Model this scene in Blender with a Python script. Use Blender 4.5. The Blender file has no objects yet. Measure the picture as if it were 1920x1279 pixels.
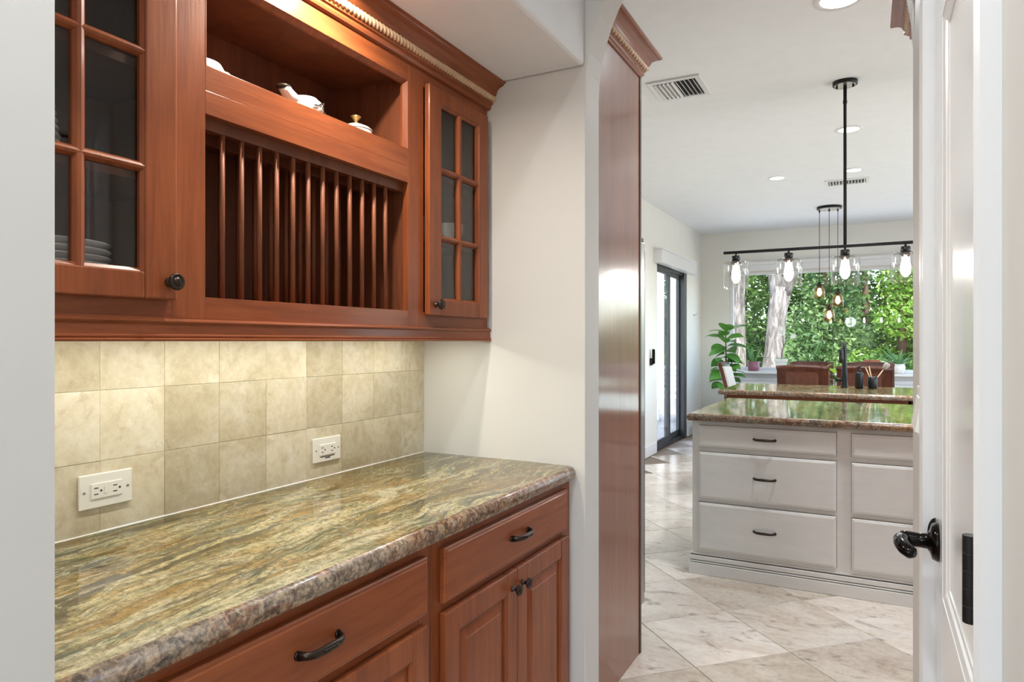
import bpy, bmesh, math, random
from mathutils import Vector, Matrix
random.seed(7)
PI = math.pi
SC = bpy.context.scene
COL = SC.collection

# ------------------------------------------------------------------ camera, world, sun, exposure
cam_d = bpy.data.cameras.new('camera'); cam_d.sensor_width = 36; cam_d.lens = 24.0
cam_d.clip_start = 0.02; cam_d.clip_end = 300
cam = bpy.data.objects.new('camera', cam_d); COL.objects.link(cam)
cam.location = (0, 0, 1.327); cam.rotation_euler = (PI/2, 0, math.atan(675/1280))
SC.camera = cam

world = bpy.data.worlds.new('world'); SC.world = world; world.use_nodes = True
wn = world.node_tree.nodes; wl = world.node_tree.links; wn.clear()
wo = wn.new('ShaderNodeOutputWorld'); wb = wn.new('ShaderNodeBackground'); ws = wn.new('ShaderNodeTexSky')
ws.sky_type = 'NISHITA'; ws.sun_disc = False; ws.sun_elevation = math.radians(56); ws.sun_rotation = math.radians(165)
ws.air_density = 1.0; ws.dust_density = 2.0
wb.inputs['Strength'].default_value = 1.6
wl.new(ws.outputs[0], wb.inputs[0]); wl.new(wb.outputs[0], wo.inputs[0])
sun_d = bpy.data.lights.new('sun', 'SUN'); sun_d.energy = 10.0; sun_d.angle = math.radians(1.0); sun_d.color = (1, .95, .86)
sun = bpy.data.objects.new('sun', sun_d); COL.objects.link(sun)
sun.location = (6, -20, 30); sun.rotation_euler = (math.radians(31), math.radians(17), 0)

vs = SC.view_settings; vs.view_transform = 'Standard'; vs.look = 'None'; vs.gamma = 1.0
vs.exposure = 0.0; vs.use_curve_mapping = False
SC.display_settings.display_device = 'sRGB'
SC.cycles.use_denoising = True
SC.cycles.max_bounces = 8; SC.cycles.diffuse_bounces = 4; SC.cycles.glossy_bounces = 4
SC.cycles.transmission_bounces = 8; SC.cycles.transparent_max_bounces = 14
SC.cycles.sample_clamp_indirect = 6.0
SC.cycles.caustics_reflective = False; SC.cycles.caustics_refractive = False

# lamp powers
P_CAN = 21.0       # recessed kitchen downlights
P_HALL = 14.0      # recessed hall lights, added out of view as fill
P_NICHE = 11.0      # little downlight in the niche soffit
P_STRIP = 3.6      # strip under the wall cabinet

# ------------------------------------------------------------------ materials
def lin(r, g, b):
    f = lambda v: (v/255/12.92) if v/255 <= .04045 else ((v/255+.055)/1.055)**2.4
    return (f(r), f(g), f(b), 1)

class NT:
    def __init__(s, name):
        s.m = bpy.data.materials.new(name); s.m.use_nodes = True
        s.n = s.m.node_tree.nodes; s.l = s.m.node_tree.links; s.n.clear()
        s.out = s.n.new('ShaderNodeOutputMaterial')
    def node(s, t, **kw):
        n = s.n.new(t)
        for k, v in kw.items():
            if k.startswith('i_'):
                key = k[2:]
                n.inputs[int(key) if key.isdigit() else key.replace('_', ' ')].default_value = v
            else: setattr(n, k, v)
        return n
    def link(s, a, b): s.l.new(a, b)
    def pos(s, scale=(1,1,1), rot=(0,0,0), offset=None):
        g = s.node('ShaderNodeNewGeometry'); v = g.outputs['Position']
        if offset is not None:
            a = s.node('ShaderNodeVectorMath', operation='ADD'); s.link(v, a.inputs[0]); s.link(offset, a.inputs[1]); v = a.outputs[0]
        mp = s.node('ShaderNodeMapping'); mp.inputs['Scale'].default_value = scale; mp.inputs['Rotation'].default_value = rot
        s.link(v, mp.inputs[0]); return mp.outputs[0]
    def noise(s, vec, scale, detail=4, rough=.55, dist=0):
        n = s.node('ShaderNodeTexNoise'); n.inputs['Scale'].default_value = scale; n.inputs['Detail'].default_value = detail
        n.inputs['Roughness'].default_value = rough; n.inputs['Distortion'].default_value = dist
        s.link(vec, n.inputs['Vector']); return n.outputs['Fac']
    def ramp(s, fac, stops, interp='LINEAR'):
        r = s.node('ShaderNodeValToRGB'); cr = r.color_ramp; cr.interpolation = interp
        while len(cr.elements) < len(stops): cr.elements.new(.5)
        for e, (p, c) in zip(cr.elements, stops): e.position = p; e.color = c
        s.link(fac, r.inputs[0]); return r.outputs[0]
    def mix(s, fac, a, b, mode='MIX'):
        m = s.node('ShaderNodeMix', data_type='RGBA', blend_type=mode)
        for sock, v in ((m.inputs[0], fac), (m.inputs[6], a), (m.inputs[7], b)):
            if isinstance(v, (int, float, tuple)): sock.default_value = v
            else: s.link(v, sock)
        return m.outputs[2]
    def bsdf(s, col, rough=.5, metal=0, coat=0, spec=.5, bump=None, bumpd=.01, trans=0, emis=None, es=0):
        b = s.node('ShaderNodeBsdfPrincipled')
        if isinstance(col, tuple): b.inputs['Base Color'].default_value = col
        else: s.link(col, b.inputs['Base Color'])
        if isinstance(rough, (int, float)): b.inputs['Roughness'].default_value = rough
        else: s.link(rough, b.inputs['Roughness'])
        b.inputs['Metallic'].default_value = metal; b.inputs['Coat Weight'].default_value = coat; b.inputs['Coat Roughness'].default_value = .12
        b.inputs['Specular IOR Level'].default_value = spec; b.inputs['Transmission Weight'].default_value = trans
        if emis: b.inputs['Emission Color'].default_value = emis; b.inputs['Emission Strength'].default_value = es
        if bump is not None:
            bp = s.node('ShaderNodeBump'); bp.inputs['Distance'].default_value = bumpd; bp.inputs['Strength'].default_value = 1
            s.link(bump, bp.inputs['Height']); s.link(bp.outputs[0], b.inputs['Normal'])
        s.link(b.outputs[0], s.out.inputs[0]); return b

def plain(name, rgb, rough=.5, var=.06, scale=14, metal=0, coat=0, bump=0, spec=.5, stretch=(1,1,1)):
    t = NT(name); c = lin(*rgb)
    f = t.noise(t.pos(stretch), scale, 5)
    a = tuple(min(1, v*(1-var)) for v in c[:3]) + (1,); b = tuple(min(1, v*(1+var)) for v in c[:3]) + (1,)
    col = t.ramp(f, [(.3, a), (.7, b)])
    t.bsdf(col, rough, metal, coat, spec, bump=f if bump else None, bumpd=bump)
    return t.m

def wood(name, scale, dark, mid, light, rough=.38, coat=.12):
    t = NT(name)
    v = t.pos(scale)
    big = t.noise(v, 1.0, 6, .6, .8)
    fine = t.noise(t.pos(tuple(q*6 for q in scale)), 1.0, 4, .6)
    blot = t.noise(t.pos((3,3,3)), 1.0, 3)
    c = t.ramp(big, [(.30, lin(*dark)), (.5, lin(*mid)), (.72, lin(*light))])
    g = t.ramp(fine, [(.36, (.80, .80, .80, 1)), (.64, (1, 1, 1, 1))])
    c = t.mix(.6, c, g, 'MULTIPLY')
    c = t.mix(.5, c, t.ramp(blot, [(.35, (.80, .78, .76, 1)), (.65, (1, 1, 1, 1))]), 'MULTIPLY')
    t.bsdf(c, rough, 0, coat, .32, bump=fine, bumpd=.0003)
    return t.m

CH = ((124, 63, 33), (143, 75, 40), (160, 89, 49))
M = {}
M['wood_v'] = wood('cherry_upright', (26, 26, 2.2), *CH)
M['wood_y'] = wood('cherry_along', (26, 2.2, 26), *CH)
M['wood_x'] = wood('cherry_across', (2.2, 26, 26), *CH)
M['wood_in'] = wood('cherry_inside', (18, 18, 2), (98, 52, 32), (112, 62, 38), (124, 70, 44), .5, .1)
M['wood_d'] = wood('cherry_dowel', (10, 10, 3), (122, 68, 42), (130, 74, 47), (138, 80, 52), .5, 0)
M['wood_p'] = wood('cherry_panel', (14, 14, 1.2), (122, 66, 40), (132, 74, 46), (142, 82, 52), .3, .8)
M['rope'] = plain('pale_rope_wood', (205, 172, 140), .4, .08, 30, coat=.2)
M['wall'] = plain('greige_paint', (212, 210, 206), .6, .012, 6, bump=.0006)
M['wall_k'] = plain('cream_paint', (230, 228, 221), .6, .012, 6, bump=.0006)
M['ceil'] = plain('ceiling_paint', (240, 242, 245), .75, .015, 9, bump=.0012)
M['trim'] = plain('white_gloss_paint', (228, 228, 229), .28, .01, 5)
M['door_paint'] = plain('white_door_paint', (226, 226, 226), .22, .01, 5, coat=.3)
M['island'] = plain('brushed_white_paint', (216, 215, 211), .42, .035, 8, stretch=(1, 1, 3))
M['glaze'] = plain('dark_glaze', (70, 64, 58), .6, .15, 40)
M['gap'] = plain('shadow_gap_grey', (150, 146, 140), .6, .12, 40)  # grey that stands in for shade round the island drawer fronts
M['bronze'] = plain('aged_bronze', (62, 52, 46), .34, .25, 60, metal=.85)
M['black'] = plain('matte_black_metal', (30, 29, 29), .4, .15, 30, metal=.4)
M['blackgloss'] = plain('gloss_black_metal', (24, 22, 21), .14, .1, 30, metal=.7)
M['plastic'] = plain('white_plastic', (240, 239, 234), .3, .01, 30)
M['slot'] = plain('dark_slot', (38, 36, 36), .7, .1, 30)
M['steel'] = plain('stainless_steel', (176, 174, 172), .3, .05, 4, metal=.9, stretch=(40, 40, 1))
M['steel_dark'] = plain('dark_gasket', (70, 68, 66), .5, .1, 20)
M['china'] = plain('white_china', (236, 234, 228), .15, .02, 10, coat=.4)
M['gold'] = plain('gilt', (196, 160, 96), .3, .1, 40, metal=.8)
M['silver'] = plain('silver_lustre', (120, 116, 112), .22, .25, 60, metal=.8)
M['frame_black'] = plain('dark_bronze_frame', (46, 48, 52), .4, .06, 10)
M['leather'] = plain('brown_leather', (92, 54, 40), .42, .2, 26, bump=.002)
M['chairwood'] = wood('chair_wood', (24, 24, 3), (62, 32, 20), (82, 44, 28), (100, 56, 36))
M['linen'] = plain('pale_upholstery', (214, 206, 196), .8, .05, 60, bump=.001)
M['terra'] = plain('terracotta', (172, 96, 68), .7, .1, 20)
M['mauve'] = plain('mauve_glaze', (150, 96, 112), .3, .06, 18)
M['soil'] = plain('potting_soil', (60, 46, 36), .9, .3, 60, bump=.004)
M['bamboo'] = plain('pale_bamboo', (214, 176, 144), .5, .08, 40)
M['bristle'] = plain('grey_bristle', (150, 140, 134), .8, .15, 90)
M['grout'] = plain('grout', (208, 198, 170), .8, .05, 40)
M['floor_grout'] = plain('floor_grout', (128, 112, 98), .8, .08, 40)
M['navy'] = plain('navy_pot', (48, 56, 78), .4, .08, 20)
M['concrete'] = plain('patio_concrete', (150, 148, 143), .8, .06, 6, bump=.002)
M['stucco'] = plain('pale_stucco', (150, 149, 146), .85, .04, 10, bump=.003)

def leafmat(name, c1, c2, c3, rough=.4, trans=.35):
    t = NT(name)
    f = t.noise(t.pos((1,1,1)), 9, 3)
    w = t.noise(t.pos((1,1,1)), 1.1, 3)
    col = t.ramp(f, [(.3, lin(*c1)), (.52, lin(*c2)), (.74, lin(*c3))])
    col = t.mix(.55, col, t.ramp(w, [(.35, lin(*c1)), (.65, lin(*c3))]))
    b = t.node('ShaderNodeBsdfPrincipled'); t.link(col, b.inputs['Base Color']); b.inputs['Roughness'].default_value = rough
    tr = t.node('ShaderNodeBsdfTranslucent'); t.link(col, tr.inputs[0])
    mx = t.node('ShaderNodeMixShader'); mx.inputs[0].default_value = trans
    t.link(b.outputs[0], mx.inputs[1]); t.link(tr.outputs[0], mx.inputs[2]); t.link(mx.outputs[0], t.out.inputs[0])
    return t.m
M['leaf'] = leafmat('fig_leaf', (46, 92, 40), (70, 128, 52), (116, 168, 70), .35)
M['leaf_lime'] = leafmat('lime_leaf', (120, 160, 40), (150, 190, 50), (180, 210, 80))
M['leaf_aloe'] = leafmat('aloe_leaf', (70, 120, 60), (100, 150, 80), (150, 186, 120))
M['tree_a'] = leafmat('tree_leaf_deep', (24, 50, 20), (52, 92, 36), (108, 142, 62), .38, .38)
M['tree_b'] = leafmat('tree_leaf_bright', (48, 88, 24), (92, 138, 40), (154, 180, 80), .38, .42)
M['tree_c'] = leafmat('tree_leaf_silver', (46, 78, 36), (86, 124, 60), (162, 188, 124), .33, .36)
M['bounce_ground'] = plain('pale_bounce_ground', (188, 184, 172), .9, .12, 20, bump=.01)  # kept pale so unseen ground bounces neutral light indoors

def bark():
    t = NT('grey_bark'); v = t.pos((7, 7, 1.6)); f = t.noise(v, 1.6, 8, .65, 1.2)
    t.bsdf(t.ramp(f, [(.34, lin(46, 42, 38)), (.5, lin(92, 87, 82)), (.66, lin(132, 127, 122))]), .9, bump=f, bumpd=.03); return t.m
M['bark'] = bark()
M['stem'] = plain('woody_stem', (78, 58, 42), .8, .2, 40)

def stone_top():
    t = NT('polished_granite')
    base = t.pos((1, 1, 1), (0, 0, math.radians(-5)))
    # meandering flow running along the slab
    n1 = t.node('ShaderNodeTexNoise'); n1.inputs['Scale'].default_value = 2.6; n1.inputs['Detail'].default_value = 5; t.link(base, n1.inputs['Vector'])
    sb = t.node('ShaderNodeVectorMath', operation='SUBTRACT'); t.link(n1.outputs['Color'], sb.inputs[0]); sb.inputs[1].default_value = (.5, .5, .5)
    sc = t.node('ShaderNodeVectorMath', operation='MULTIPLY'); t.link(sb.outputs[0], sc.inputs[0]); sc.inputs[1].default_value = (.22, .30, .1)
    ad = t.node('ShaderNodeVectorMath', operation='ADD'); t.link(base, ad.inputs[0]); t.link(sc.outputs[0], ad.inputs[1])
    mp = t.node('ShaderNodeMapping'); mp.inputs['Scale'].default_value = (9, 1.35, 6); t.link(ad.outputs[0], mp.inputs[0]); fl = mp.outputs[0]
    mp2 = t.node('ShaderNodeMapping'); mp2.inputs['Scale'].default_value = (30, 5, 20); t.link(ad.outputs[0], mp2.inputs[0]); fl2 = mp2.outputs[0]
    a = t.noise(fl, 1.0, 8, .62, .6)
    b = t.noise(fl2, 1.0, 7, .66, .9)
    d = t.noise(fl, 1.9, 5, .55, .4)
    grain = t.noise(t.pos((1,1,1)), 260, 3, .7)
    c = t.ramp(a, [(.35, lin(30, 30, 24)), (.41, lin(78, 84, 66)), (.455, lin(120, 122, 88)), (.49, lin(150, 112, 48)), (.52, lin(96, 104, 82)), (.56, lin(202, 186, 138)), (.60, lin(112, 124, 108)), (.66, lin(98, 74, 34))])
    c2 = t.ramp(b, [(.37, lin(24, 23, 20)), (.45, lin(84, 92, 74)), (.50, lin(140, 118, 60)), (.55, lin(210, 196, 150)), (.60, lin(92, 104, 94)), (.68, lin(150, 110, 50))])
    c = t.mix(.40, c, c2)
    gold = t.noise(t.pos((3.4, 1.8, 1)), 1.7, 5, .65, 1.0)
    c = t.mix(t.ramp(gold, [(.51, (0,0,0,1)), (.61, (.38,.38,.38,1))]), c, lin(158, 112, 38))
    pale = t.noise(t.pos((7, 1.3, 1), (0, 0, .14)), 1.3, 6, .65, 1.2)
    c = t.mix(t.ramp(pale, [(.545, (0,0,0,1)), (.62, (.65,.65,.65,1))]), c, lin(206, 196, 164))
    vein = t.ramp(d, [(.490, (0,0,0,1)), (.50, (.75,.75,.75,1)), (.510, (0,0,0,1))])
    c = t.mix(vein, c, lin(214, 206, 178))
    dk = t.noise(fl, 1.45, 7, .65, 1.4)
    c = t.mix(t.ramp(dk, [(.575, (0,0,0,1)), (.63, (.75,.75,.75,1))]), c, lin(42, 40, 34))
    g2 = t.noise(t.pos((1,1,1)), 90, 4, .7)
    c = t.mix(.75, c, t.ramp(g2, [(.40, (.42, .40, .36, 1)), (.52, (.9, .9, .88, 1)), (.62, (1, 1, 1, 1))]), 'MULTIPLY')
    c = t.mix(.5, c, t.ramp(grain, [(.38, (.4, .38, .34, 1)), (.58, (1, 1, 1, 1))]), 'MULTIPLY')
    t.bsdf(c, .06, 0, 0, .5)
    return t.m
M['granite'] = stone_top()
def stone_edge():
    t = NT('granite_cut_edge')
    v = t.pos((1, 1, 1)); a = t.noise(t.pos((6, 6, 14)), 1.0, 4, .6, .8); g = t.noise(v, 150, 4, .75); g2 = t.noise(v, 60, 4, .7, 1.0)
    c = t.ramp(a, [(.36, lin(84, 78, 74)), (.45, lin(150, 140, 130)), (.52, lin(128, 80, 50)), (.60, lin(96, 86, 80)), (.68, lin(170, 126, 76))])
    k = t.ramp(g2, [(.36, lin(34, 30, 28)), (.47, lin(120, 104, 88)), (.62, lin(196, 176, 150))])
    c = t.mix(.5, c, k)
    c = t.mix(.6, c, t.ramp(g, [(.36, lin(26, 22, 20)), (.62, lin(214, 196, 176))]), 'SOFT_LIGHT')
    t.bsdf(c, .16, 0, .2, .5, bump=g, bumpd=.0008); return t.m
M['granite_edge'] = stone_edge()

def tile_mat(name, stops, veins, vdark, rough, seedscale, grain=50):
    t = NT(name)
    oi = t.node('ShaderNodeObjectInfo'); mm = t.node('ShaderNodeMath', operation='MULTIPLY'); mm.inputs[1].default_value = 37.0
    t.link(oi.outputs['Random'], mm.inputs[0]); cx = t.node('ShaderNodeCombineXYZ')
    for i in range(3): t.link(mm.outputs[0], cx.inputs[i])
    v = t.pos(seedscale, offset=cx.outputs[0])
    f = t.noise(v, 1.0, 7, .62, .9)
    c = t.ramp(f, stops)
    vv = t.noise(v, 1.7, 6, .66, 1.6)
    c = t.mix(t.ramp(vv, [(.56, (0,0,0,1)), (.70, (veins,)*3 + (1,))]), c, vdark)
    tone = t.ramp(oi.outputs['Random'], [(0, (.70, .68, .64, 1)), (.5, (.86, .85, .83, 1)), (1, (1, 1, 1, 1))])
    c = t.mix(1.0, c, tone, 'MULTIPLY')
    g = t.noise(t.pos((1,1,1)), grain, 4, .7)
    c = t.mix(.22, c, t.ramp(g, [(.34, (.12,.1,.08,1)), (.6, (.9,.9,.88,1))]), 'SOFT_LIGHT')
    t.bsdf(c, rough, 0, .1, .45, bump=g, bumpd=.0006); return t.m
M['wall_tile'] = tile_mat('honed_travertine', [(.3, lin(202, 190, 160)), (.5, lin(222, 213, 188)), (.72, lin(238, 232, 217))], .45, lin(178, 160, 126), .42, (7, 7, 7))
M['floor_tile'] = tile_mat('beige_travertine', [(.3, lin(202, 186, 171)), (.5, lin(220, 207, 194)), (.72, lin(234, 225, 215))], .8, lin(128, 108, 94), .2, (2.4, 5.0, 4), 30)

def glass(name, tint=(1, 1, 1, 1), f0=.04, rough=0.0):
    t = NT(name)
    n = t.noise(t.pos((1,1,1)), 30, 2)
    tr = t.node('ShaderNodeBsdfTransparent'); t.link(t.ramp(n, [(.3, tint), (.7, tuple(min(1, v*1.01) for v in tint[:3]) + (1,))]), tr.inputs[0])
    gl = t.node('ShaderNodeBsdfGlossy'); gl.inputs['Roughness'].default_value = rough
    lw = t.node('ShaderNodeLayerWeight'); lw.inputs[0].default_value = .5
    pw = t.node('ShaderNodeMath', operation='POWER'); t.link(lw.outputs['Facing'], pw.inputs[0]); pw.inputs[1].default_value = 4.5
    a = t.node('ShaderNodeMath', operation='MULTIPLY_ADD'); t.link(pw.outputs[0], a.inputs[0]); a.inputs[1].default_value = .9; a.inputs[2].default_value = f0
    mx = t.node('ShaderNodeMixShader'); t.link(a.outputs[0], mx.inputs[0]); t.link(tr.outputs[0], mx.inputs[1]); t.link(gl.outputs[0], mx.inputs[2])
    t.link(mx.outputs[0], t.out.inputs[0]); return t.m
M['pane'] = glass('cabinet_glass', (.82, .82, .82, 1), .05, .0)
M['window_glass'] = glass('window_glass', (.975, .985, .975, 1), .02)
M['shade'] = glass('clear_shade_glass', (.975, .975, .975, 1), .07, .03)
M['amber'] = glass('amber_shade_glass', (.95, .84, .68, 1), .07, .03)

def emit(name, rgb, s):
    t = NT(name)
    n = t.noise(t.pos((1,1,1)), 20, 2); e = t.node('ShaderNodeEmission'); e.inputs['Strength'].default_value = s
    t.link(t.ramp(n, [(.3, rgb), (.7, rgb)]), e.inputs[0]); t.link(e.outputs[0], t.out.inputs[0]); return t.m
M['lens'] = emit('downlight_lens', (1, .97, .93, 1), 6)
M['bulb'] = emit('warm_bulb', (1, .97, .92, 1), 75)
M['globe'] = emit('fill_globe_glow', (.90, .96, 1, 1), 26)  # glow of the fill globe added behind the camera
M['bulb_s'] = emit('amber_bulb', (1, .74, .46, 1), 9)
M['strip'] = emit('strip_diffuser', (1, .93, .74, 1), 5)

# ------------------------------------------------------------------ mesh builder
class MB:
    def __init__(s): s.v = []; s.f = []; s.mi = []; s.sm = []
    def add(s, vs_, fs, mi=0, smooth=False):
        o = len(s.v); s.v += [tuple(p) for p in vs_]
        for f in fs: s.f.append(tuple(i+o for i in f)); s.mi.append(mi); s.sm.append(smooth)
        return s
    def box(s, x0, x1, y0, y1, z0, z1, mi=0, ch=0):
        x0, x1 = min(x0, x1), max(x0, x1); y0, y1 = min(y0, y1), max(y0, y1); z0, z1 = min(z0, z1), max(z0, z1)
        if ch <= 0:
            p = [(x0,y0,z0),(x1,y0,z0),(x1,y1,z0),(x0,y1,z0),(x0,y0,z1),(x1,y0,z1),(x1,y1,z1),(x0,y1,z1)]
            return s.add(p, [(0,3,2,1),(4,5,6,7),(0,1,5,4),(1,2,6,5),(2,3,7,6),(3,0,4,7)], mi)
        ch = min(ch, (x1-x0)/2.01, (y1-y0)/2.01, (z1-z0)/2.01)
        bm = bmesh.new(); bmesh.ops.create_cube(bm, size=1)
        for q in bm.verts: q.co = Vector(((x0+x1)/2+q.co.x*(x1-x0), (y0+y1)/2+q.co.y*(y1-y0), (z0+z1)/2+q.co.z*(z1-z0)))
        bmesh.ops.bevel(bm, geom=bm.edges[:], offset=ch, segments=2, profile=.5, affect='EDGES')
        bm.verts.index_update(); s.add([q.co[:] for q in bm.verts], [[q.index for q in f.verts] for f in bm.faces], mi); bm.free(); return s
    def lathe(s, prof, c, axis='Z', n=24, mi=0, smooth=True, cap=True):
        # prof: list of (radius, height along axis)
        vs_ = []; fs = []
        for r, h in prof:
            for k in range(n):
                a = 2*PI*k/n; u, w = r*math.cos(a), r*math.sin(a)
                if axis == 'Z': vs_.append((c[0]+u, c[1]+w, c[2]+h))
                elif axis == 'X': vs_.append((c[0]+h, c[1]+u, c[2]+w))
                else: vs_.append((c[0]+w, c[1]+h, c[2]+u))
        m = len(prof)
        for i in range(m-1):
            for k in range(n):
                k2 = (k+1) % n; fs.append((i*n+k, i*n+k2, (i+1)*n+k2, (i+1)*n+k))
        s.add(vs_, fs, mi, smooth)
        if cap:
            if prof[0][0] > 1e-5: s.add(vs_[:n], [tuple(range(n))[::-1]], mi)
            if prof[-1][0] > 1e-5: s.add(vs_[-n:], [tuple(range(n))], mi)
        return s
    def tube(s, pts, r, n=10, mi=0, flat=1.0, cap=True):
        pts = [Vector(p) for p in pts]; m = len(pts)
        rs = r if isinstance(r, (list, tuple)) else [r]*m
        vs_ = []; fs = []; prev = None
        for i, p in enumerate(pts):
            t = (pts[min(i+1, m-1)] - pts[max(i-1, 0)]).normalized()
            if prev is None:
                up = Vector((0,0,1)) if abs(t.z) < .9 else Vector((0,1,0)); u = t.cross(up).normalized()
            else: u = (prev - t*prev.dot(t)).normalized()
            prev = u; w = t.cross(u)
            for k in range(n):
                a = 2*PI*k/n; vs_.append(p + (u*math.cos(a) + w*math.sin(a)*flat)*rs[i])
        for i in range(m-1):
            for k in range(n):
                k2 = (k+1) % n; fs.append((i*n+k, i*n+k2, (i+1)*n+k2, (i+1)*n+k))
        s.add(vs_, fs, mi, True)
        if cap: s.add(vs_[:n], [tuple(range(n))[::-1]], mi); s.add(vs_[-n:], [tuple(range(n))], mi)
        return s
    def prism(s, prof, axis, a, b, mi=0):
        # closed profile swept straight along an axis; 'Y': (x,z), 'X': (y,z), 'Z': (x,y)
        f = {'Y': lambda p, q: (p[0], q, p[1]), 'X': lambda p, q: (q, p[0], p[1]), 'Z': lambda p, q: (p[0], p[1], q)}[axis]
        n = len(prof); vs_ = [f(p, a) for p in prof] + [f(p, b) for p in prof]
        fs = [(i, (i+1) % n, n+(i+1) % n, n+i) for i in range(n)]
        return s.add(vs_, fs + [tuple(range(n))[::-1], tuple(range(n, 2*n))], mi)
    def build(s, name, mats, parent=None, normals=True):
        me = bpy.data.meshes.new(name); me.from_pydata(s.v, [], s.f); 
        ms = mats if isinstance(mats, (list, tuple)) else [mats]
        for m in ms: me.materials.append(M[m] if isinstance(m, str) else m)
        me.polygons.foreach_set('material_index', s.mi); me.polygons.foreach_set('use_smooth', s.sm)
        if normals:
            bm = bmesh.new(); bm.from_mesh(me); bmesh.ops.remove_doubles(bm, verts=bm.verts, dist=1e-6)
            bmesh.ops.recalc_face_normals(bm, faces=bm.faces); bm.to_mesh(me); bm.free()
        me.update()
        o = bpy.data.objects.new(name, me); COL.objects.link(o)
        if parent is not None:
            o.parent = parent; o.location = tuple(-q for q in world_loc(parent))
        return o

def world_loc(o):
    l = Vector((0,0,0)); k = o
    while k is not None: l += k.location; k = k.parent
    return l
def thing(name, label, cat, loc, group=None):
    o = bpy.data.objects.new(name, None); COL.objects.link(o); o.location = loc; o.empty_display_size = .05
    return tag(o, label, cat, group)
def tag(o, label, cat, group=None):
    o['label'] = label; o['category'] = cat
    if group: o['group'] = group
    return o
def struct(o, label=None):
    o['kind'] = 'structure'
    if label: o['label'] = label
    return o
def sroot(name, loc, label=None):
    o = bpy.data.objects.new(name, None); COL.objects.link(o); o.location = loc; o.empty_display_size = .05
    return struct(o, label)
def bx(name, mat, parent, *a, ch=.0015, **k): return MB().box(*a, ch=ch, **k).build(name, mat, parent)
def copy_tree(o, loc, label):
    def rec(q, par):
        c = q.copy(); COL.objects.link(c); c.parent = par
        for ch in list(q.children): rec(ch, c)
        return c
    kids = list(o.children); r = o.copy(); COL.objects.link(r); r.location = loc; r['label'] = label
    for k in kids: rec(k, r)
    return r
def lamp_disk(name, loc, power, size, color, parent, spread=150):
    d = bpy.data.lights.new(name, 'AREA'); d.shape = 'DISK'; d.size = size; d.energy = power; d.color = color; d.spread = math.radians(spread)
    o = bpy.data.objects.new(name, d); COL.objects.link(o)
    if parent is not None: o.parent = parent; o.location = Vector(loc) - world_loc(parent)
    else: o.location = loc
    return o

# ------------------------------------------------------------------ the setting: dimensions (metres)
HX = -.833      # hall left wall plane
HR = .10        # hall right wall plane
NY0, NY1 = .45, 2.095   # niche
NX = -1.484     # niche back wall
NZ = 2.23       # niche soffit
AY = 2.223      # kitchen side of the arch wall
KX0, KX1 = -2.27, 2.7
KY = 10.41
CZ = 2.92
BACK = -3.2     # end of the utility room behind the camera
RY = .15        # where the hall opens into that room

# floor with diagonal tiles
fl = struct(MB().box(-2.5, KX1+.1, BACK-.1, KY+.1, -.12, -.008).build('floor', 'floor_grout'), 'beige travertine tiles laid diagonally on the floor')
P = .652/math.sqrt(2)*math.sqrt(2)   # step measured along x+y
half = (P/2 - .0022)
tile_me = None
def fcentre(i, j):
    sm = 2.82 + (i+.5)*P; df = 4.09 + (j+.5)*P
    return ((sm-df)/2, (sm+df)/2)
cells = []
for i in range(-12, 30):
    for j in range(-14, 30):
        x, y = fcentre(i, j)
        if KX0+.12 < x < 1.6 and 1.0 < y < KY-.12: cells.append((x*x+y*y, x, y))
cells.sort()
for _, x, y in cells[:300]:
    if tile_me is None:
        b = MB(); h = half; e = .0035
        b.add([(-h,0,0),(0,-h,0),(h,0,0),(0,h,0),(-h,0,-e*.6),(0,-h,-e*.6),(h,0,-e*.6),(0,h,-e*.6),(-h,0,-.008),(0,-h,-.008),(h,0,-.008),(0,h,-.008)],
              [(0,1,2,3)] + [(k, (k+1)%4, 4+(k+1)%4, 4+k) for k in range(4)] + [(4+k, 4+(k+1)%4, 8+(k+1)%4, 8+k) for k in range(4)])
        for q in range(4): b.v[q] = (b.v[q][0]*.994, b.v[q][1]*.994, 0)
        o = b.build('floor_tile', 'floor_tile', fl); tile_me = o.data
    else:
        o = bpy.data.objects.new('floor_tile', tile_me); COL.objects.link(o); o.parent = fl
    o.location = (x, y, 0)

# ceiling (kitchen field drops a little towards the arch) and hall
cb = MB().prism([(BACK-.1, CZ+.2), (BACK-.1, CZ), (4.5, CZ-.012), (4.75, CZ+.004), (KY+.1, CZ), (KY+.1, CZ+.2)], 'X', -2.5, KX1+.1)
struct(cb.build('ceiling', 'ceil'), 'white textured ceiling')

# hall left wall before the niche, niche left return, niche back, header
struct(MB().box(-2.4, HX, RY, NY0, 0, CZ).build('wall_hall_left', 'wall'), 'greige wall at the left edge before the niche')
wnb = struct(MB().box(NX-.1, NX, NY0-.02, NY1, 0, CZ).build('wall_niche_back', 'wall'), 'back wall of the cabinet niche with square travertine tiles')
struct(MB().box(NX, HX, NY0, NY1, NZ, CZ, ch=.012).build('wall_niche_header', 'ceil'), 'dropped soffit over the cabinet niche')
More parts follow.
